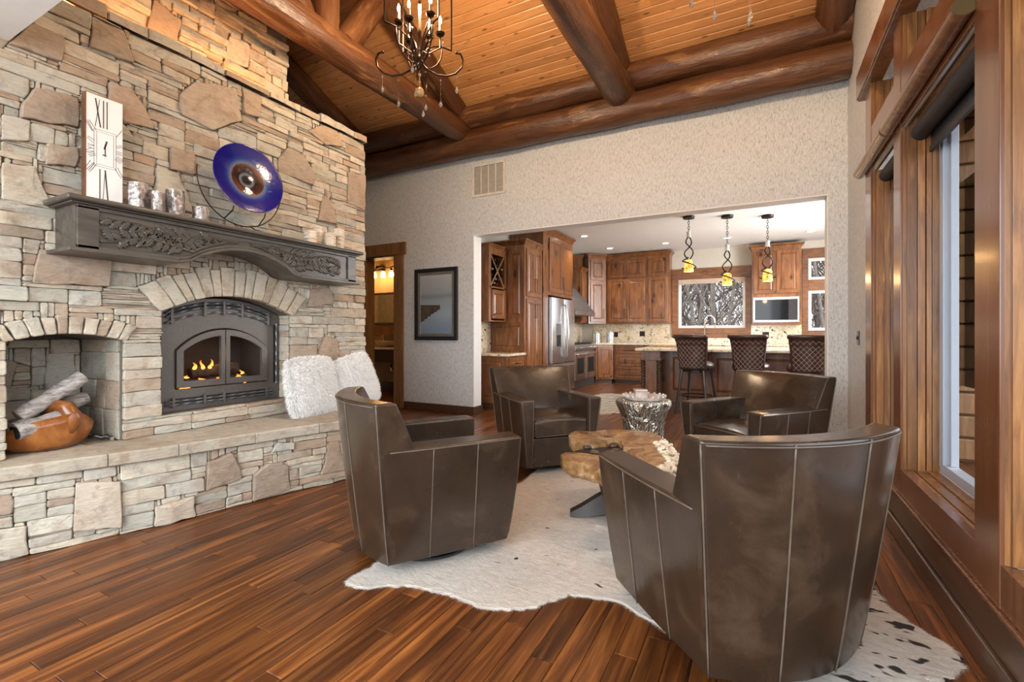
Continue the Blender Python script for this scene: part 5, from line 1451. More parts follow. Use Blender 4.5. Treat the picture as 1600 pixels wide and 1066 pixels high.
obj('dispenser_well', M().box(.19, .38, -.0205, -.0195, .90, 1.10), BLACK, d1)

rn = thing('kitchen_range', 'stainless double oven range with a row of knobs under the hood', 'range', (-3.28, 8.87, 0), R90, local=True)
obj('body', M().box(0, 1.36, .03, .62, .10, .90), STEELD, rn, bevel=.004)
obj('control_panel', M().box(.0, 1.36, -.025, .03, .775, .885), STEEL, rn, bevel=.008)
for k in range(10):
    m = M(); x = .09 + k * .131
    m.loft([[(x + r * math.cos(2 * PI * j / 12), y, .83 + r * math.sin(2 * PI * j / 12)) for j in range(12)] for r, y in ((.026, -.026), (.024, -.055), (.02, -.06))]); obj('knob', m, STEEL, rn)
for (x0, x1) in ((.02, .66), (.69, 1.34)):
    o = obj('oven_door', M().box(x0, x1, -.012, .03, .17, .755), STEEL, rn, bevel=.006)
    obj('oven_window', M().box(x0 + .12, x1 - .12, -.0145, -.0125, .30, .62), BLACK, o)
    m = M(); m.tube([(x0 + .05, -.012, .705), (x0 + .06, -.055, .705), (x1 - .06, -.055, .705), (x1 - .05, -.012, .705)], .012, 8); obj('handle', m, STEEL, o)
obj('kick_plate', M().box(.0, 1.36, .02, .62, .0, .10), STEELD, rn)
for k in range(6): obj('burner_grate', M().box(.05 + k * .215, .24 + k * .215, .07, .56, .901, .925), IRON, rn, bevel=.006)
obj('backguard', M().box(0, 1.36, .58, .615, .90, .98), STEEL, rn)
hd = thing('range_hood', 'sloped stainless steel range hood between wall cabinets', 'range hood', (-3.2, 8.72, 0), R90, local=True)
m = M(); m.loft([[(0, 0, 1.50), (1.22, 0, 1.50), (1.22, .69, 1.50), (0, .69, 1.50)], [(0, 0, 1.58), (1.22, 0, 1.58), (1.22, .69, 1.58), (0, .69, 1.58)], [(.0, .44, 2.12), (1.22, .44, 2.12), (1.22, .69, 2.12), (.0, .69, 2.12)]]); obj('canopy', m, STEELD, hd, bevel=.003)
obj('lip', M().box(0.0, 1.22, -.008, -.0005, 1.50, 1.585), STEEL, hd, bevel=.002)

cabinet('hood_wall_cabinet', 'short wall cabinet with a crown beyond the range hood', (-3.53, 9.96, 0), R90, .40, .365, 1.37, 2.52, doors=[(.03, .37, 1.41, 2.48, 'r')], crr=False)
cabinet('corner_wall_cabinet', 'tall diagonal corner wall cabinet lit pale by the window', (-3.50, 10.40, 0), deg(47), .46, .30, 1.35, 2.87, doors=[(.05, .41, 2.36, 2.83, 'n'), (.05, .41, 1.40, 2.32, 'r')], ch_=.09)
t = cabinet('corner_filler_cabinet', 'cabinet side behind the diagonal corner wall cabinet', (-3.64, 10.372, 0), R90, .03, .255, 1.36, 2.86, ch_=.09, crl=False, crr=False)
cabinet('wall_cabinet', 'double wall cabinet with four raised panel doors over the backsplash', (-3.185, 10.75, 0), 0, .925, .325, 1.345, 2.86, doors=[(.04, .455, 2.41, 2.80, 'n'), (.465, .89, 2.41, 2.80, 'n'), (.04, .455, 1.39, 2.37, 'r'), (.465, .89, 1.39, 2.37, 'l')], ch_=.09, crl=False, crr=False)
cabinet('wall_cabinet', 'single wall cabinet next to the kitchen sink window', (-2.258, 10.75, 0), 0, .495, .325, 1.345, 2.86, doors=[(.04, .455, 2.41, 2.80, 'n'), (.04, .455, 1.39, 2.37, 'l')], ch_=.09, crl=False)
t = cabinet('microwave_cabinet', 'wall cabinet with two doors over a built in microwave', (-.15, 10.75, 0), 0, .86, .325, 1.30, 2.83, doors=[(.03, .425, 1.93, 2.78, 'n'), (.435, .83, 1.93, 2.78, 'n')], ch_=.08)
mw = thing('microwave', 'black glass built in microwave with a steel frame', 'microwave', (.28, 10.73, 1.36))
m = M(); m.box(-.13, .67, 10.715, 10.749, 1.35, 1.395); m.box(-.13, .67, 10.715, 10.749, 1.80, 1.85); m.box(-.13, -.10, 10.715, 10.749, 1.395, 1.80); m.box(.64, .67, 10.715, 10.749, 1.395, 1.80); obj('trim_frame', m, STEEL, mw, bevel=.003)
obj('glass_door', M().box(-.10, .49, 10.722, 10.749, 1.395, 1.80), plain('black_glass', (.006, .006, .007), .06, bmp=0, spec=.25), mw, bevel=.002)
kp = obj('keypad', M().box(.495, .64, 10.724, 10.749, 1.395, 1.80), BLACKLEA, mw, bevel=.002)
m = M()
for a in range(3):
    for b_i in range(5): m.box(.515 + a * .038, .543 + a * .038, 10.7225, 10.724, 1.45 + b_i * .05, 1.475 + b_i * .05)
obj('keys', m, STEELD, kp, kind='stuff')

# lower run along the back wall
cabinet('corner_base_cabinet', 'diagonal corner base cabinet with a pale window glow', (-3.27, 10.235, 0), deg(40), .42, .45, 0, .87, doors=[(.04, .38, .13, .83, 'r')], cr=False, toe=.09)
cabinet('drawer_base_cabinet', 'base cabinet with a stack of three wide drawers', (-2.93, 10.50, 0), 0, .80, .57, 0, .87, drawers=[(.05, .75, .68, .84), (.05, .75, .40, .65), (.05, .75, .13, .37)], cr=False, toe=.09)
x = -2.125
for i, w_ in enumerate((.62, .62, .62, .62, .50)):
    cabinet('base_cabinet', ['base cabinet next to the three drawer stack', 'base cabinet hidden behind the first bar stool', 'sink base cabinet under the kitchen window', 'base cabinet beneath the microwave', 'base cabinet by the corner windows'][i], (x, 10.50, 0), 0, w_ - .004, .57, 0, .87, doors=[(.03, w_ / 2 - .005, .13, .66, 'r'), (w_ / 2 + .002, w_ - .034, .13, .66, 'l')], drawers=[(.03, w_ - .034, .70, .84)], cr=False, toe=.09); x += w_
ct = thing('back_countertop', 'long granite counter along the kitchen back wall', 'countertop', (-1.5, 10.8, .88))
m = M(); m.prism([(-3.27, 10.24), (-2.93, 10.46), (.90, 10.46), (.90, 11.06), (-3.88, 11.06), (-3.88, 10.24)], lambda a, b: (a, b, .872), lambda a, b: (a, b, .912)); obj('slab', m, GRANITE, ct, bevel=.006)
bs = M(); bs.box(-3.6, -1.82, 11.062, 11.079, .913, 1.345); bs.box(-1.82, -.17, 11.062, 11.079, .913, 1.03); bs.box(-.17, .76, 11.062, 11.079, .913, 1.30); bs.box(-3.899, -3.88, 8.72, 11.06, .99, 1.36)
obj('trim_backsplash', bs, GRANITE, kind='structure')
for (x, z, lb) in ((-2.42, 1.12, 'dark outlet on the granite backsplash near the sink window'), (-3.05, 1.10, 'dark outlet on the granite backsplash by the steel canisters'), (.10, 1.10, 'dark outlet on the granite below the microwave')):
    o = thing('outlet', lb, 'outlet', (x, 11.06, z)); obj('plate', M().box(x - .06, x + .06, 11.054, 11.0615, z - .06, z + .06), BRONZE, o, bevel=.003)
    m = M(); m.box(x - .03, x + .03, 11.0525, 11.054, z - .04, z + .04); obj('sockets', m, BLACK, o)
for (x, y, r, h, lb) in ((-3.37, 10.62, .085, .20, 'wider steel canister next to the range'), (-3.10, 10.80, .085, .215, 'steel canister beside the backsplash outlet')):
    o = thing('canister', lb, 'canister', (x, y, .913), group='steel canisters on the back counter')
    m = M(); m.lathe([(r, 0), (r, h)], 24, (x, y, .913)); obj('body', m, STEEL, o, smooth=True, angle=40)
    m = M(); m.lathe([(r * 1.03, h), (r * 1.03, h + .02), (.02, h + .03), (.018, h + .05), (.001, h + .052)], 24, (x, y, .913)); obj('lid', m, STEEL, o, smooth=True, angle=40)
fa = thing('kitchen_faucet', 'tall chrome gooseneck faucet in front of the kitchen window', 'faucet', (-1.06, 10.9, .913))
m = M(); m.lathe([(.03, 0), (.03, .03), (.016, .05)], 16, (-1.06, 10.92, .913)); obj('base', m, CHROME, fa, smooth=True, angle=40)
m = M(); m.tube([(-1.06, 10.92, .95), (-1.06, 10.92, 1.38)] + [(-1.06 + .10 - .10 * math.cos(a), 10.92 - .02, 1.38 + .13 * math.sin(a)) for a in [PI * i / 12 for i in range(13)]] + [(-.86, 10.90, 1.24)], .014, 10); obj('spout', m, CHROME, fa, smooth=True)
m = M(); m.tube([(-1.06, 10.90, 1.0), (-1.12, 10.86, 1.04)], .008, 8); obj('lever', m, CHROME, fa)

# kitchen windows and their casings
def kwin(nm, x0, x1, z0, z1, cas, grid=None, lab=None):
    W = thing(nm, None, None, ((x0 + x1) / 2, 11.07, z0), kind='structure')
    fm_ = M(); f = .05
    fm_.box(x0, x0 + f, 11.085, 11.15, z0, z1); fm_.box(x1 - f, x1, 11.085, 11.15, z0, z1); fm_.box(x0 + f, x1 - f, 11.085, 11.15, z0, z0 + f); fm_.box(x0 + f, x1 - f, 11.085, 11.15, z1 - f, z1)
    fo = obj('sash', fm_, WHITE, W, bevel=.004)
    obj('pane', M().box(x0 + f * .8, x1 - f * .8, 11.118, 11.122, z0 + f * .8, z1 - f * .8), PANE, fo)
    if grid:
        for k in range(1, grid[0]): obj('glazing_bar', M().box(x0 + f + (x1 - x0 - 2 * f) * k / grid[0] - .012, x0 + f + (x1 - x0 - 2 * f) * k / grid[0] + .012, 11.10, 11.116, z0 + f, z1 - f), WHITE, fo)
        for k in range(1, grid[1]): obj('glazing_bar', M().box(x0 + f, x1 - f, 11.10, 11.116, z0 + f + (z1 - z0 - 2 * f) * k / grid[1] - .012, z0 + f + (z1 - z0 - 2 * f) * k / grid[1] + .012), WHITE, fo)
    for (a, b, c, d) in cas:
        m = M(); m.rnd = random.random(); m.box(a, b, 11.045, 11.079, c, d); obj('casing', m, DOORW2, W, bevel=.004)
    return W
DOORW2 = wood('orange_casing', (0.10, 0.034, 0.01), (0.22, 0.083, 0.024), (0.33, 0.14, 0.045), 0.35, (2, 9, 9), piece=.2)
kwin('window_4', -1.62, -.28, 1.25, 2.29, [(-1.76, -1.63, 1.12, 2.32), (-.28, -.17, 1.12, 2.32), (-1.76, -.17, 2.33, 2.56), (-1.76, -.17, 1.03, 1.12), (-1.63, -.28, 1.125, 1.245)])
obj('trim_shade_head', M().box(-1.62, -.28, 11.04, 11.083, 2.22, 2.32), plain('pale_valance', (.55, .42, .33), .6), kind='structure')
kwin('window_5', .85, 1.75, 1.19, 1.975, [(.74, .845, 1.08, 2.62), (.845, 1.80, 1.08, 1.185)])
kwin('window_6', .85, 1.75, 2.20, 2.62, [(.845, 1.80, 1.985, 2.195), (.74, 1.80, 2.63, 2.82)], (6, 3))

# ------------------------------------------------------------------ island
il = thing('kitchen_island', 'kitchen island with twisted corner posts and a dark panelled knee space', 'island', (-.3, 8.0, 0))
m = M(); m.rnd = .3; m.box(-1.66, 1.3, 8.08, 9.2, .0, .85); obj('body', m, ALDER, il, bevel=.003)
m = M(); m.rnd = .5; m.box(-1.64, -1.46, 7.72, 8.08, .10, .85); obj('leg_panel', m, ALDER, il, bevel=.003)
obj('plinth', M().box(-1.72, -1.38, 7.66, 8.08, 0, .10), TRIMD, il, bevel=.004)
obj('leg_header', M().box(-1.70, -1.40, 7.68, 8.08, .70, .852), ALDER, il, bevel=.004)
for x in (-1.675, -1.425):
    m = M(); rings = []
    for i in range(50):
        z = .10 + .60 * i / 49; an = i * .55; rings.append([(x + (.030 + .009 * math.cos(3 * (a - an))) * math.cos(a), 7.70 + (.030 + .009 * math.cos(3 * (a - an))) * math.sin(a), z) for a in [2 * PI * j / 18 for j in range(18)]])
    m.loft(rings); obj('twisted_post', m, TRIMD, il, smooth=True)
    obj('post_cap', M().box(x - .042, x + .042, 7.658, 7.742, .70, .74), ALDER, il, bevel=.004)
for k in range(4):
    x0 = -1.34 + k * .66; m = M(); m.rnd = random.random()
    ring = lambda i, y: [(x0 + i, y, .14 + i), (x0 + .60 - i, y, .14 + i), (x0 + .60 - i, y, .80 - i), (x0 + i, y, .80 - i)]
    m.loft([ring(0, 8.079), ring(0, 8.066), ring(.06, 8.066), ring(.07, 8.075), ring(.10, 8.068)]); obj('knee_panel', m, ALDER, il)
ic = thing('island_countertop', 'wide granite bar top of the kitchen island', 'countertop', (-.3, 8.2, .855))
obj('slab', M().box(-1.74, 1.4, 7.42, 9.25, .856, .896), GRANITE, ic, bevel=.010)
cb_ = thing('cutting_board', 'pale wooden board lying on the island corner', 'board', (-1.5, 8.5, .897)); m = M(); m.rnd = .6; m.box(-1.72, -1.2, 8.35, 8.75, .8965, .922); obj('board', m, LAT, cb_, bevel=.006)

def make_stool(label):
    t = thing('bar_stool', label, 'bar stool', local=True, group='quilted swivel bar stools at the island')
    # local: back towards -Y
    m = M(); m.lathe([(.0, .62), (.20, .62), (.225, .64), (.235, .675), (.225, .71), (.18, .735), (.0, .742)], 32); obj('seat', m, STOOLLEA, t, smooth=True, angle=60)
    def bp(u, z, d=0):   # u -1..1
        hw_ = .185 + .045 * max(0, (z - .62) / .46) ** 1.6
        y = -.235 - .05 * ((z - .62) / .46) - .035 * max(0, (z - .98) / .1) + .075 * u * u
        return (u * hw_, y - d, z)
    zs = [.62, .70, .78, .86, .94, 1.0, 1.05, 1.085]
    m = M(); secs = []
    for i in range(13):
        u = -1 + i / 6; secs.append([bp(u, z) for z in zs] + [(bp(u, z)[0], bp(u, z)[1] + .055, z) for z in reversed(zs)])
    m.loft(secs); obj('backrest', m, STOOLLEA, t, smooth=True, bevel=.012, seg=3)
    m = M(); m.tube([bp(-1 + i / 6, 1.085, -.02) for i in range(13)], .030, 10); obj('top_roll', m, STOOLLEA, t, smooth=True)
    q = M(); K = 9
    for k in range(-K, K + 8):
        for sg in (-1, 1):
            run = []
            for i in range(41):
                z = .655 + .375 * i / 40; u = sg * (z - .655) / .375 * 1.65 + (k - 3) * .30
                if abs(u) <= .93: run.append(bp(u, z, .0012))
                else:
                    if len(run) > 1: q.tube(run, .0026, 4)
                    run = []
            if len(run) > 1: q.tube(run, .0026, 4)
    obj('quilting', q, plain('stitch', (.42, .34, .30), .5), t, kind='stuff')
    m = M(); m.tube([bp(-1 + i / 6, .64, .003) for i in range(13)], .006, 6); obj('nailhead_trim', m, BRONZE, t)
    for sx_ in (-1, 1):
        for sy_ in (-1, 1):
            m = M(); a, b = Vector((sx_ * .15, sy_ * .15, .615)), Vector((sx_ * .215, sy_ * .215, .0)); m.tube([a, b], [.022, .016], 8); obj('leg', m, TRIMD2, t)
    m = M(); m.tube([(.205 * math.cos(a), .205 * math.sin(a), .25) for a in [2 * PI * j / 32 for j in range(33)]], .011, 8); obj('foot_ring', m, BRONZE, t, smooth=True)
    m = M(); m.lathe([(.17, .585), (.19, .59), (.19, .619), (.17, .619)], 24); obj('swivel', m, TRIMD2, t)
    return t
TRIMD2 = plain('black_brown_wood', (.022, .013, .009), .3, coat=.3)
s1 = make_stool('quilted bar stool turned slightly at the island corner post'); s1.location = (-.80, 7.12, 0); s1.rotation_euler = (0, 0, deg(-14))
copy_tree(s1, None, (-.115, 7.17, 0), deg(-8), 'quilted bar stool in the middle under the second pendant')
copy_tree(s1, None, (.535, 7.18, 0), deg(2), 'quilted bar stool beside the plaster wall end')

# pendants
AMBER, nt, b = new_mat('amber_glass')
n1 = noise(nt, coords(nt), 16, 4, .6, 1.5)
c = ramp(nt, n1, [(.36, (.12, .035, .004)), (.5, (.85, .42, .06)), (.7, (1.0, .72, .25))]); nt.links.new(c, b.inputs['Base Color']); nt.links.new(c, b.inputs['Emission Color']); b.inputs['Emission Strength'].default_value = 1.25; b.inputs['Roughness'].default_value = .2
def pendant(x, y, drop, label):
    t = thing('pendant_lamp', label, 'pendant lamp', (x, y, ZK), group='amber pendant lamps over the island')
    m = M(); m.lathe([(.001, -.045), (.085, -.04), (.09, -.004), (.001, -.002)], 24, (x, y, ZK)); obj('canopy', m, IRON, t, smooth=True, angle=40)
    zt = ZK - .045; zc_ = zt - drop
    m = M(); k = int(drop / .04)
    for i in range(k):
        zz = zt - (i + .5) * drop / k; hx = (1, 0) if i % 2 else (0, 1)
        m.tube([(x + hx[0] * .013 * math.cos(a), y + hx[1] * .013 * math.cos(a), zz + drop / k * .62 * math.sin(a)) for a in [2 * PI * j / 12 for j in range(13)]], .004, 5, False)
    obj('chain', m, IRON, t)
    m = M(); m.lathe([(.001, 0), (.036, -.002), (.036, -.012), (.03, -.014), (.03, -.075), (.036, -.077), (.036, -.088), (.001, -.09)], 16, (x, y, zc_)); obj('collar', m, plain('alabaster', (.65, .60, .52), .3), t, smooth=True, angle=40)
    for ph in (0, PI):
        m = M(); m.tube([(x + (.075 * math.sin(PI * i / 24 * 1.0) + .01) * math.cos(ph + i * .17), y + (.075 * math.sin(PI * i / 24) + .01) * math.sin(ph + i * .17), zc_ - .09 - .36 * i / 24) for i in range(25)], .010, 6); obj('iron_ribbon', m, IRON, t, smooth=True)
    m = M(); m.tube([(x + (.02 + .085 * min(1, i / 8)) * math.cos(2 + i * .22), y + (.02 + .085 * min(1, i / 8)) * math.sin(2 + i * .22), zc_ - .40 - .17 * min(1, i / 20)) for i in range(34)], .010, 6); obj('iron_ribbon', m, IRON, t, smooth=True)
    m = M(); m.lathe([(.035, 0), (.062, -.03), (.074, -.19), (.070, -.19), (.055, -.04), (.001, -.01)], 24, (x, y, zc_ - .44)); obj('shade', m, AMBER, t, smooth=True, angle=50)
    lamp('pendant_bulb', 'POINT', (x, y, zc_ - .66), 6, WARM, .04)
pendant(-1.00, 7.87, .20, 'amber glass pendant lamp closest to the wall cabinets')
pendant(-.46, 8.10, .42, 'amber glass pendant lamp hanging lowest in the middle')
pendant(.10, 8.38, .36, 'amber glass pendant lamp in front of the microwave cabinet')

zr = thing('zebra_rug', 'black and white zebra pattern rug on the kitchen floor', 'rug', (-2.3, 7.6, 0))
ZEB, nt, b = new_mat('zebra_print'); n1 = N(nt, 'ShaderNodeTexWave', {'Vector': coords(nt, (1, 1, 1), 'position', False, (0, 0, .9)), 'Scale': 3.2, 'Distortion': 5.0, 'Detail': 2}).outputs['Fac']
nt.links.new(ramp(nt, n1, [(.56, (.80, .74, .62)), (.62, (.03, .022, .016))]), b.inputs['Base Color']); b.inputs['Roughness'].default_value = .9
m = M(); zp = dense([(-2.75, 6.5), (-2.1, 6.35), (-1.75, 6.6), (-1.8, 7.4), (-1.95, 8.2), (-2.2, 8.6), (-2.6, 8.5), (-2.7, 7.6)], 4, .01, 5); m.loft([[(x, y, .001) for x, y in zp], [(x, y, .007) for x, y in zp]]); obj('pile', m, ZEB, zr)
# ------------------------------------------------------------------ chandeliers under the ridge
def make_chandelier(label):
    t = thing('chandelier', label, 'chandelier', local=True, group='iron lantern chandeliers under the ridge')
    # z measured from the floor
    m = M(); m.lathe([(.001, 3.26), (.016, 3.27), (.02, 3.30), (.030, 3.32), (.034, 3.345), (.026, 3.37), (.014, 3.39), (.012, 3.55), (.02, 3.57), (.012, 3.60), (.010, 4.25), (.001, 4.25)], 16); obj('stem', m, BRONZE, t, smooth=True, angle=50)
    m = M()
    for i in range(16):
        z = 4.26 + i * .048; ax = i % 2
        m.tube([((0 if ax else 1) * .014 * math.cos(a), (1 if ax else 0) * .014 * math.cos(a), z + .03 * math.sin(a)) for a in [2 * PI * j / 10 for j in range(11)]], .0045, 5, False)
    obj('chain', m, BRONZE, t)
    m = M(); m.lathe([(.001, 5.0), (.07, 5.01), (.075, 5.04), (.001, 5.05)], 20); obj('canopy', m, BRONZE, t)
    # four lantern brackets: upright, inward foot and scroll down to the hub
    for k in range(4):
        a = PI / 4 + k * PI / 2; ca, sa = math.cos(a), math.sin(a)
        P_ = lambda r, z: (r * ca, r * sa, z)
        m = M(); m.tube([P_(.30, 4.18), P_(.30, 3.535), P_(.298, 3.53)], .0075, 4); m.tube([P_(.302, 3.532), P_(.20, 3.53)], .0075, 4); m.tube([P_(.302, 4.178), P_(.02, 4.22)], .0075, 4); obj('lantern_bar', m, BRONZE, t)
        m = M(); pts = [P_(.205, 3.53)] + [P_(.13 + .078 * math.cos(q), 3.42 + .12 * math.sin(q)) for q in [math.radians(60 - 14 * i) for i in range(17)]] ; m.tube([P_(.205, 3.53), P_(.208, 3.48), P_(.195, 3.42), P_(.16, 3.36), P_(.11, 3.315), P_(.06, 3.30), P_(.03, 3.33), P_(.035, 3.40), P_(.07, 3.46), P_(.125, 3.50), P_(.20, 3.53)], .007, 6); obj('scroll', m, BRONZE, t, smooth=True)
        m = M(); m.tube([P_(.025, 3.33), P_(.035, 3.42), P_(.07, 3.51), P_(.13, 3.58)], .007, 6); obj('scroll', m, BRONZE, t, smooth=True)
    for k in range(4):
        a = k * PI / 2 + .12; ca, sa = math.cos(a), math.sin(a); P_ = lambda r, z: (r * ca, r * sa, z)
        m = M(); m.tube([P_(.02, 3.31), P_(.07, 3.265), P_(.14, 3.225), P_(.22, 3.215), P_(.29, 3.235), P_(.34, 3.285), P_(.352, 3.345), P_(.33, 3.395), P_(.30, 3.405)], .008, 6); m.ball(P_(.298, 3.405), .012, 8, 6); obj('arm', m, BRONZE, t, smooth=True)
        for (r, z0, L) in ((.30, 3.225, .11), (.17, 3.20, .20)):
            b0 = P_(r, z0)
            m = M(); m.tube([(b0[0], b0[1], z0), (b0[0], b0[1], z0 - L)], .0009, 4); m.ball((b0[0], b0[1], z0 - .02), .008, 8, 6); zb_ = z0 - L
            m.lathe([(.0008, 0), (.014, -.035), (.012, -.045), (.0008, -.062)], 6, (b0[0], b0[1], zb_ + .02)); obj('crystal_drop', m, CRYSTAL, t)
    for k in range(6):
        a = k * PI / 3 + .3; r = .165; z = 3.56 + (.055 if k % 2 else 0); x, y = r * math.cos(a), r * math.sin(a)
        m = M(); m.tube([(.012 * math.cos(a), .012 * math.sin(a), 3.42), (.07 * math.cos(a), .07 * math.sin(a), 3.40), (r * math.cos(a), r * math.sin(a), 3.46), (x, y, z)], .006, 6); obj('candle_arm', m, BRONZE, t, smooth=True)
        m = M(); m.lathe([(.001, 0), (.03, .006), (.038, .022), (.034, .024), (.001, .016)], 16, (x, y, z)); obj('bobeche', m, BRONZE, t, smooth=True, angle=50)
        m = M(); m.lathe([(.011, .018), (.011, .095), (.001, .096)], 10, (x, y, z)); obj('candle', m, CANDLE, t, smooth=True, angle=50)
        m = M(); m.lathe([(.001, .096), (.009, .105), (.013, .122), (.008, .145), (.001, .165)], 10, (x, y, z)); obj('bulb', m, BULB, t, smooth=True)
        m = M(); m.ball((x * 1.12, y * 1.12, z - .03), .007, 8, 6); m.lathe([(.0008, 0), (.011, -.03), (.009, -.04), (.0008, -.055)], 6, (x * 1.12, y * 1.12, z - .04)); obj('crystal_drop', m, CRYSTAL, t)
    m = M(); m.ball((0, 0, 3.225), .014, 10, 8); m.tube([(0, 0, 3.26), (0, 0, 3.12)], .003, 5); m.ball((0, 0, 3.165), .010, 8, 6); m.ball((0, 0, 3.085), .037, 20, 14); obj('ball_drop', m, plain('amber_ball', (.55, .34, .14), .15, coat=1), t, smooth=True)
    return t
cdl = make_chandelier('iron candle chandelier hanging in front of the truss with the king post'); cdl.location = (-2.44, 3.02, 0); cdl.rotation_euler = (0, 0, deg(22))
copy_tree(cdl, None, (-.07, 3.02, .03), deg(-10), 'iron chandelier over the armchairs showing only its lowest crystal drops')
for x in (-2.44, -.18):
    lamp('chandelier_glow', 'POINT', (x, 3.02, 3.80), 110, (1.0, 0.72, 0.46), .12)
lamp('ledge_strip_light', 'AREA', (-3.66, 1.6, 3.09), 13, (1.0, 0.40, 0.12), .05, (0, math.radians(158), 0), 2.2)

# ------------------------------------------------------------------ far wall: vent, picture, bathroom door
vt = thing('air_vent', 'white return air vent high on the plaster wall', 'vent', (-3.27, YW, 3.23))
x0, x1, z0, z1 = -3.53, -3.005, 3.005, 3.455
m = M(); m.box(x0, x1, YW - .012, YW - .001, z0, z0 + .035); m.box(x0, x1, YW - .012, YW - .001, z1 - .035, z1); m.box(x0, x0 + .035, YW - .012, YW - .001, z0 + .035, z1 - .035); m.box(x1 - .035, x1, YW - .012, YW - .001, z0 + .035, z1 - .035); obj('frame', m, plain('vent_cream', (.62, .59, .53), .5), vt, bevel=.003)
obj('back', M().box(x0 + .03, x1 - .03, YW - .003, YW - .001, z0 + .03, z1 - .03), plain('vent_dark', (.20, .19, .17), .6), vt)
VC = plain('vent_slat', (.50, .48, .43), .5)
for k in range(1, 4): xx = x0 + .035 + (x1 - x0 - .07) * k / 4; obj('divider', M().box(xx - .006, xx + .006, YW - .012, YW - .003, z0 + .035, z1 - .035), plain('vent_cream', (.62, .59, .53), .5), vt)
for k in range(22):
    zz = z0 + .04 + k * .0168
    m = M(); m.add([(x0 + .035, YW - .010, zz), (x1 - .035, YW - .010, zz), (x1 - .035, YW - .004, zz + .013), (x0 + .035, YW - .004, zz + .013), (x0 + .035, YW - .009, zz - .001), (x1 - .035, YW - .009, zz - .001), (x1 - .035, YW - .003, zz + .012), (x0 + .035, YW - .003, zz + .012)], [(0, 1, 2, 3), (7, 6, 5, 4), (0, 4, 5, 1), (2, 6, 7, 3)]); obj('slat', m, VC, vt)

pc = thing('framed_picture', 'black framed picture of a wooden dock in grey blue fog', 'picture', (-4.14, YW, 1.55))
x0, x1, z0, z1 = -4.52, -3.766, 1.031, 2.071
def frame_mesh(a, b, c, d, w_, y0, y1):
    m = M()
    rings = [[(a, y1, c), (b, y1, c), (b, y1, d), (a, y1, d)], [(a, y0, c), (b, y0, c), (b, y0, d), (a, y0, d)], [(a + w_, y0 + .006, c + w_), (b - w_, y0 + .006, c + w_), (b - w_, y0 + .006, d - w_), (a + w_, y0 + .006, d - w_)], [(a + w_, y1, c + w_), (b - w_, y1, c + w_), (b - w_, y1, d - w_), (a + w_, y1, d - w_)]]
    return m.loft(rings, True, False, False)
obj('frame', frame_mesh(x0, x1, z0, z1, .055, YW - .04, YW - .001), BLACKLEA, pc, bevel=.004)
obj('liner', frame_mesh(x0 + .058, x1 - .058, z0 + .058, z1 - .058, .038, YW - .026, YW - .001), plain('pewter_liner', (.30, .27, .23), .35, .6), pc, bevel=.002)
PIC, nt, b = new_mat('foggy_lake_print')
sx = N(nt, 'ShaderNodeSeparateXYZ', {0: N(nt, 'ShaderNodeNewGeometry').outputs['Position']})
n1 = noise(nt, coords(nt, (1, 1, 4), 'position', False), 3, 4)
h = math_(nt, 'ADD', math_(nt, 'MULTIPLY', math_(nt, 'SUBTRACT', sx.outputs[2], 1.12), 1.16), math_(nt, 'MULTIPLY', math_(nt, 'SUBTRACT', n1, .5), .14))
nt.links.new(ramp(nt, h, [(0, (.17, .24, .33)), (.35, (.30, .36, .42)), (.56, (.28, .33, .36)), (.62, (.20, .24, .26)), (.70, (.30, .33, .35)), (1, (.40, .41, .42))]), b.inputs['Base Color']); b.inputs['Roughness'].default_value = .25
obj('print', M().box(x0 + .094, x1 - .094, YW - .012, YW - .002, z0 + .094, z1 - .094), PIC, pc)
dk = M(); ax = x0 + .0945
st_ = [(0, 1.285), (.02, 1.29), (.02, 1.30), (.075, 1.315), (.075, 1.335), (.13, 1.345), (.13, 1.37), (.19, 1.38), (.19, 1.405), (.245, 1.415), (.245, 1.435), (.30, 1.44), (.30, 1.465), (.355, 1.47), (.355, 1.535), (0, 1.545)]
dk.loft([[(ax + p, YW - .0125, q) for p, q in st_], [(ax + p, YW - .0132, q) for p, q in st_]]); obj('dock_print', dk, plain('dock_brown', (.07, .055, .04), .3, var=.5, scale=30), pc)
m = M()
for k in range(5): m.box(ax + .02 + k * .0, ax + .35, YW - .0136, YW - .0133, 1.46 + k * .016, 1.463 + k * .016)
obj('dock_rail_print', m, plain('dock_rail', (.13, .11, .085), .3), pc, kind='stuff')

dr = thing('door_1', None, None, (-5.2, YW, 0), kind='structure')
for (a, b_i, c, d) in ((-4.925, -4.745, 0, 2.315), (-5.74, -5.565, 0, 2.315), (-5.78, -4.70, 2.32, 2.505)):
    m = M(); m.rnd = random.random(); m.box(a, b_i, YW - .035, YW - .001, c, d); obj('casing', m, DOORW, dr, bevel=.006)
for (a, b_i) in ((-4.94, -4.926), (-5.562, -5.548)):
    m = M(); m.rnd = random.random(); m.box(a, b_i, YW, YB + .02, 0, 2.31); obj('jamb', m, DOORW, dr)
m = M(); m.box(-5.56, -4.93, YW, YB + .02, 2.305, 2.319); obj('head_jamb', m, DOORW, dr)
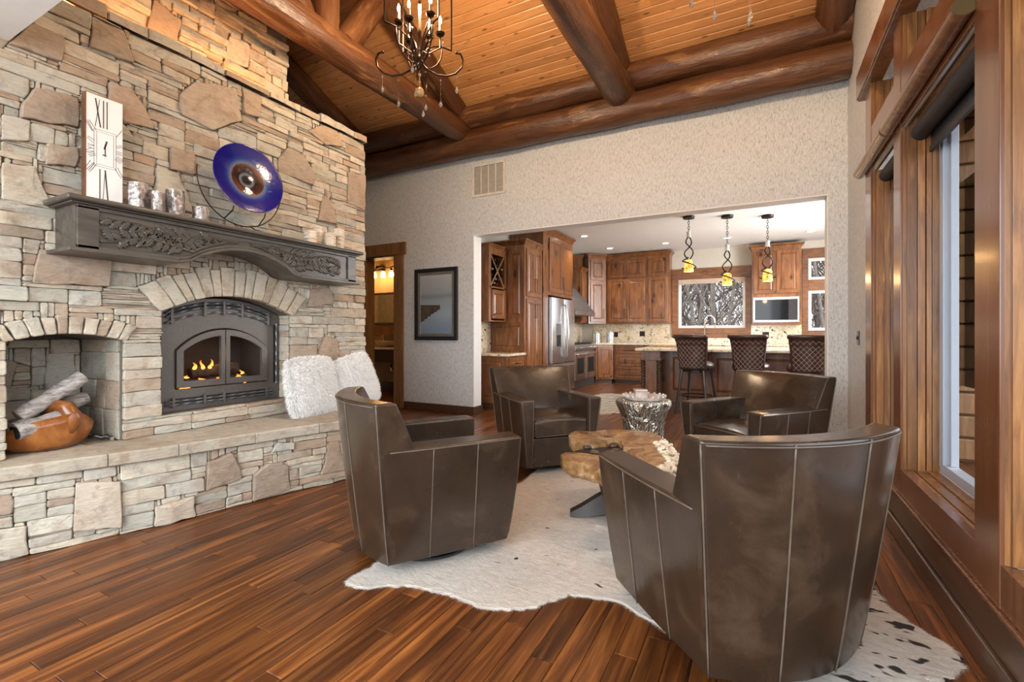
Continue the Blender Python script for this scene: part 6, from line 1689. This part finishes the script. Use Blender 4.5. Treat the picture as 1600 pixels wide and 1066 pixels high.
# bathroom
TAN = plain('tan_bath_wall', (.36, .235, .125), .75, var=.2, scale=4)
w = M(); w.box(-8, -4.05, 7.05, 7.2, 0, 2.75); obj('wall_bath_back', w, TAN, kind='structure')
w = M(); w.box(-4.6, -4.45, YB + .03, 7.05, 0, 2.75); obj('wall_bath_right', w, TAN, kind='structure')
obj('ceiling_bath', M().box(-8, -4.05, YB, 7.2, 2.75, 2.85), TAN, kind='structure')
obj('baseboard_bath', M().box(-8, -4.6, 7.03, 7.049, 0, .18), TRIMD, kind='structure')
vn = thing('bath_vanity', 'floating dark vanity with a stone top seen through the doorway', 'vanity', (-6.3, 6.8, .6))
obj('cabinet', M().box(-7.4, -5.7, 6.56, 7.045, .60, .83), plain('dark_vanity', (.025, .014, .01), .35), vn, bevel=.004)
obj('top', M().box(-7.45, -5.65, 6.52, 7.045, .832, .872), GRANITE, vn, bevel=.008)
sk = thing('vessel_sink', 'tan stone vessel sink on the bathroom vanity', 'sink', (-6.25, 6.75, .873)); m = M(); m.lathe([(.10, 0), (.20, .05), (.24, .11), (.225, .11), (.18, .05), (.001, .025)], 28, (-6.22, 6.76, .874)); obj('basin', m, plain('tan_stone', (.55, .42, .28), .4), sk, smooth=True, angle=50)
fc = thing('bath_faucet', 'small brass faucet behind the vessel sink', 'faucet', (-6.5, 6.96, .873)); m = M(); m.lathe([(.028, 0), (.022, .02), (.016, .20), (.03, .23), (.001, .24)], 14, (-6.5, 6.95, .874)); m.tube([(-6.5, 6.95, 1.06), (-6.46, 6.87, 1.08), (-6.44, 6.84, 1.03)], .011, 8); obj('body', m, plain('brass', (.55, .38, .18), .2, .9), fc, smooth=True)
tr_ = thing('sink_trap', 'chrome drain trap hanging below the bathroom vanity', 'pipe', (-6.1, 6.7, .5)); m = M(); m.tube([(-6.02, 6.72, .60), (-6.02, 6.72, .46)] + [(-6.06 + .04 * math.cos(a), 6.72, .46 - .04 * math.sin(a)) for a in [PI * i / 8 for i in range(9)]] + [(-6.10, 6.72, .52), (-6.16, 6.80, .53), (-6.3, 7.03, .53)], .016, 8); obj('pipe', m, CHROME, tr_, smooth=True)
lb = thing('timber_ledge', 'rough timber ledge below the bathroom mirror', 'shelf', (-6.6, 7.0, 1.15)); m = M(); rg = random.Random(2); m.loft([[(x, 6.90 + rg.uniform(-.015, .015), 1.10 + rg.uniform(-.01, .01)), (x, 6.89 + rg.uniform(-.015, .015), 1.27 + rg.uniform(-.008, .008)), (x, 7.048, 1.28), (x, 7.048, 1.09)] for x in [-7.6 + .1 * i for i in range(22)]]); obj('beam', m, DOORW, lb)
mr = thing('bath_mirror', 'dark framed bathroom mirror above the timber ledge', 'mirror', (-6.5, 7.0, 1.6)); obj('frame', frame_mesh(-7.3, -5.75, 1.30, 1.93, .04, 7.02, 7.047), plain('dark_vanity', (.025, .014, .01), .35), mr); obj('glass', M().box(-7.26, -5.79, 7.035, 7.045, 1.34, 1.89), plain('mirror', (.55, .5, .4), .05, 1, bmp=0), mr)
vl = thing('vanity_light', 'four bulb vanity light bar glowing over the bathroom mirror', 'wall lamp', (-6.6, 7.0, 2.38)); m = M(); m.tube([(-7.02, 6.92, 2.40), (-6.99, 6.90, 2.43), (-6.9, 6.90, 2.405)] + [(-6.9 + .07 * i, 6.90, 2.40 + .012 * math.sin(i * 1.4)) for i in range(1, 12)], .014, 8); obj('bar', m, BRONZE, vl, smooth=True); obj('backplate', M().box(-6.72, -6.54, 6.95, 7.048, 2.36, 2.46), BRONZE, vl, bevel=.01)
for x in (-6.93, -6.70, -6.47, -6.26):
    m = M(); m.lathe([(.001, .05), (.022, .045), (.028, 0), (.001, .002)], 12, (x, 6.90, 2.335)); obj('socket', m, BRONZE, vl, smooth=True, angle=50)
    m = M(); m.lathe([(.02, 0), (.045, -.05), (.05, -.10), (.03, -.125), (.001, -.13)], 14, (x, 6.90, 2.335)); obj('bulb', m, BULBH, vl, smooth=True)
    lamp('vanity_glow', 'POINT', (x, 6.80, 2.20), 4.0, (1.0, .56, .20), .05)

# ------------------------------------------------------------------ outdoors
gr = M(); gr.box(-40, 60, 11.3, 60, -.6, -.5); gr.box(2.6, 60, -30, 11.3, -.6, -.5); gr.box(-40, 2.6, -40, -1.7, -.6, -.5)
obj('ground', gr, plain('winter_ground', (.16, .12, .085), .95, var=.4, scale=2), kind='structure')
dkk = tag(bpy.data.objects.new('floor_deck', None), kind='structure'); COL.objects.link(dkk); dkk['_o'] = (0, 0, 0)
for k in range(12): m = M(); m.rnd = random.random(); m.box(.97 + k * .15, 1.113 + k * .15, -3, 5.45, -.06, -.02); obj('deck_board', m, DOORW, dkk)
TREE = plain('grey_bark', (.17, .14, .12), .9, var=.4, scale=8)
def bare_tree(x, y, h, seed, lab):
    rg = random.Random(seed); m = M()
    def br(p, d, L, r, lv):
        n = 3; pts = [p]
        for i in range(n):
            d = (d + Vector((rg.uniform(-.18, .18), rg.uniform(-.18, .18), rg.uniform(-.02, .10)))).normalized(); pts.append(pts[-1] + d * L / n)
        m.tube(pts, [max(.006, r * (1 - .5 * i / n)) for i in range(n + 1)], 6 if lv == 0 else 4 if lv < 2 else 3, False)
        if lv < 3:
            for q in range((7, 4, 4)[lv]):
                t = rg.uniform(.18, 1.0); i = min(n - 1, int(t * n)); pp = pts[i].lerp(pts[i + 1], t * n - i)
                a = rg.uniform(0, 2 * PI); dd = (d * .6 + Vector((math.cos(a), math.sin(a), rg.uniform(.0, .7))) * .8).normalized()
                br(pp, dd, L * rg.uniform(.3, .5), r * .45, lv + 1)
    br(Vector((x, y, -.5)), Vector((rg.uniform(-.08, .08), rg.uniform(-.08, .08), 1)).normalized(), h, h * .0105, 0)
    o = obj('bare_tree', m, TREE, smooth=True, fix=False)
    tag(o, lab, 'tree', 'bare winter trees outside the kitchen windows')
rg = random.Random(17)
for k in range(70):
    y = rg.uniform(15, 32); x = rg.uniform(-.42, .20) * y + rg.uniform(-1, 1)
    bare_tree(x, y, rg.uniform(5, 10), 100 + k, 'bare grey winter tree in the tangle outside the kitchen windows')
br_ = M(); rg = random.Random(9)
for k in range(62000):
    y = rg.uniform(20, 38); x = rg.uniform(-.5, .25) * y; z = -.5 + 8.5 * rg.random() ** 1.6
    a = rg.uniform(0, 6.28); d = Vector((math.cos(a) * .6, math.sin(a) * .6, rg.uniform(.1, 1))).normalized() * rg.uniform(.3, 1.3); p = Vector((x, y, z)); s_ = Vector((rg.uniform(-1, 1), rg.uniform(-1, 1), 0)) * .026
    br_.rnd = rg.random(); br_.add([p - s_, p + s_, p + d], [(0, 1, 2)])
o = obj('undergrowth', br_, plain('brown_twigs', (.24, .18, .145), .9, var=.4), kind='stuff', fix=False); tag(o, 'tangled brown undergrowth beyond the kitchen windows', 'undergrowth')
for k in range(1):
    pr = tag(bpy.data.objects.new('ceiling_porch_shade', None), kind='structure'); COL.objects.link(pr); pr['_o'] = (0, 0, 0)  # porch roof added outside to shade the window sashes from the sky
    for q in range(9): m = M(); m.rnd = random.random(); m.box(.96 + q * .15, 1.105 + q * .15, -4, 5.48, 3.1 - q * .012, 3.14 - q * .012); obj('porch_shade_board', m, DOORW, pr)
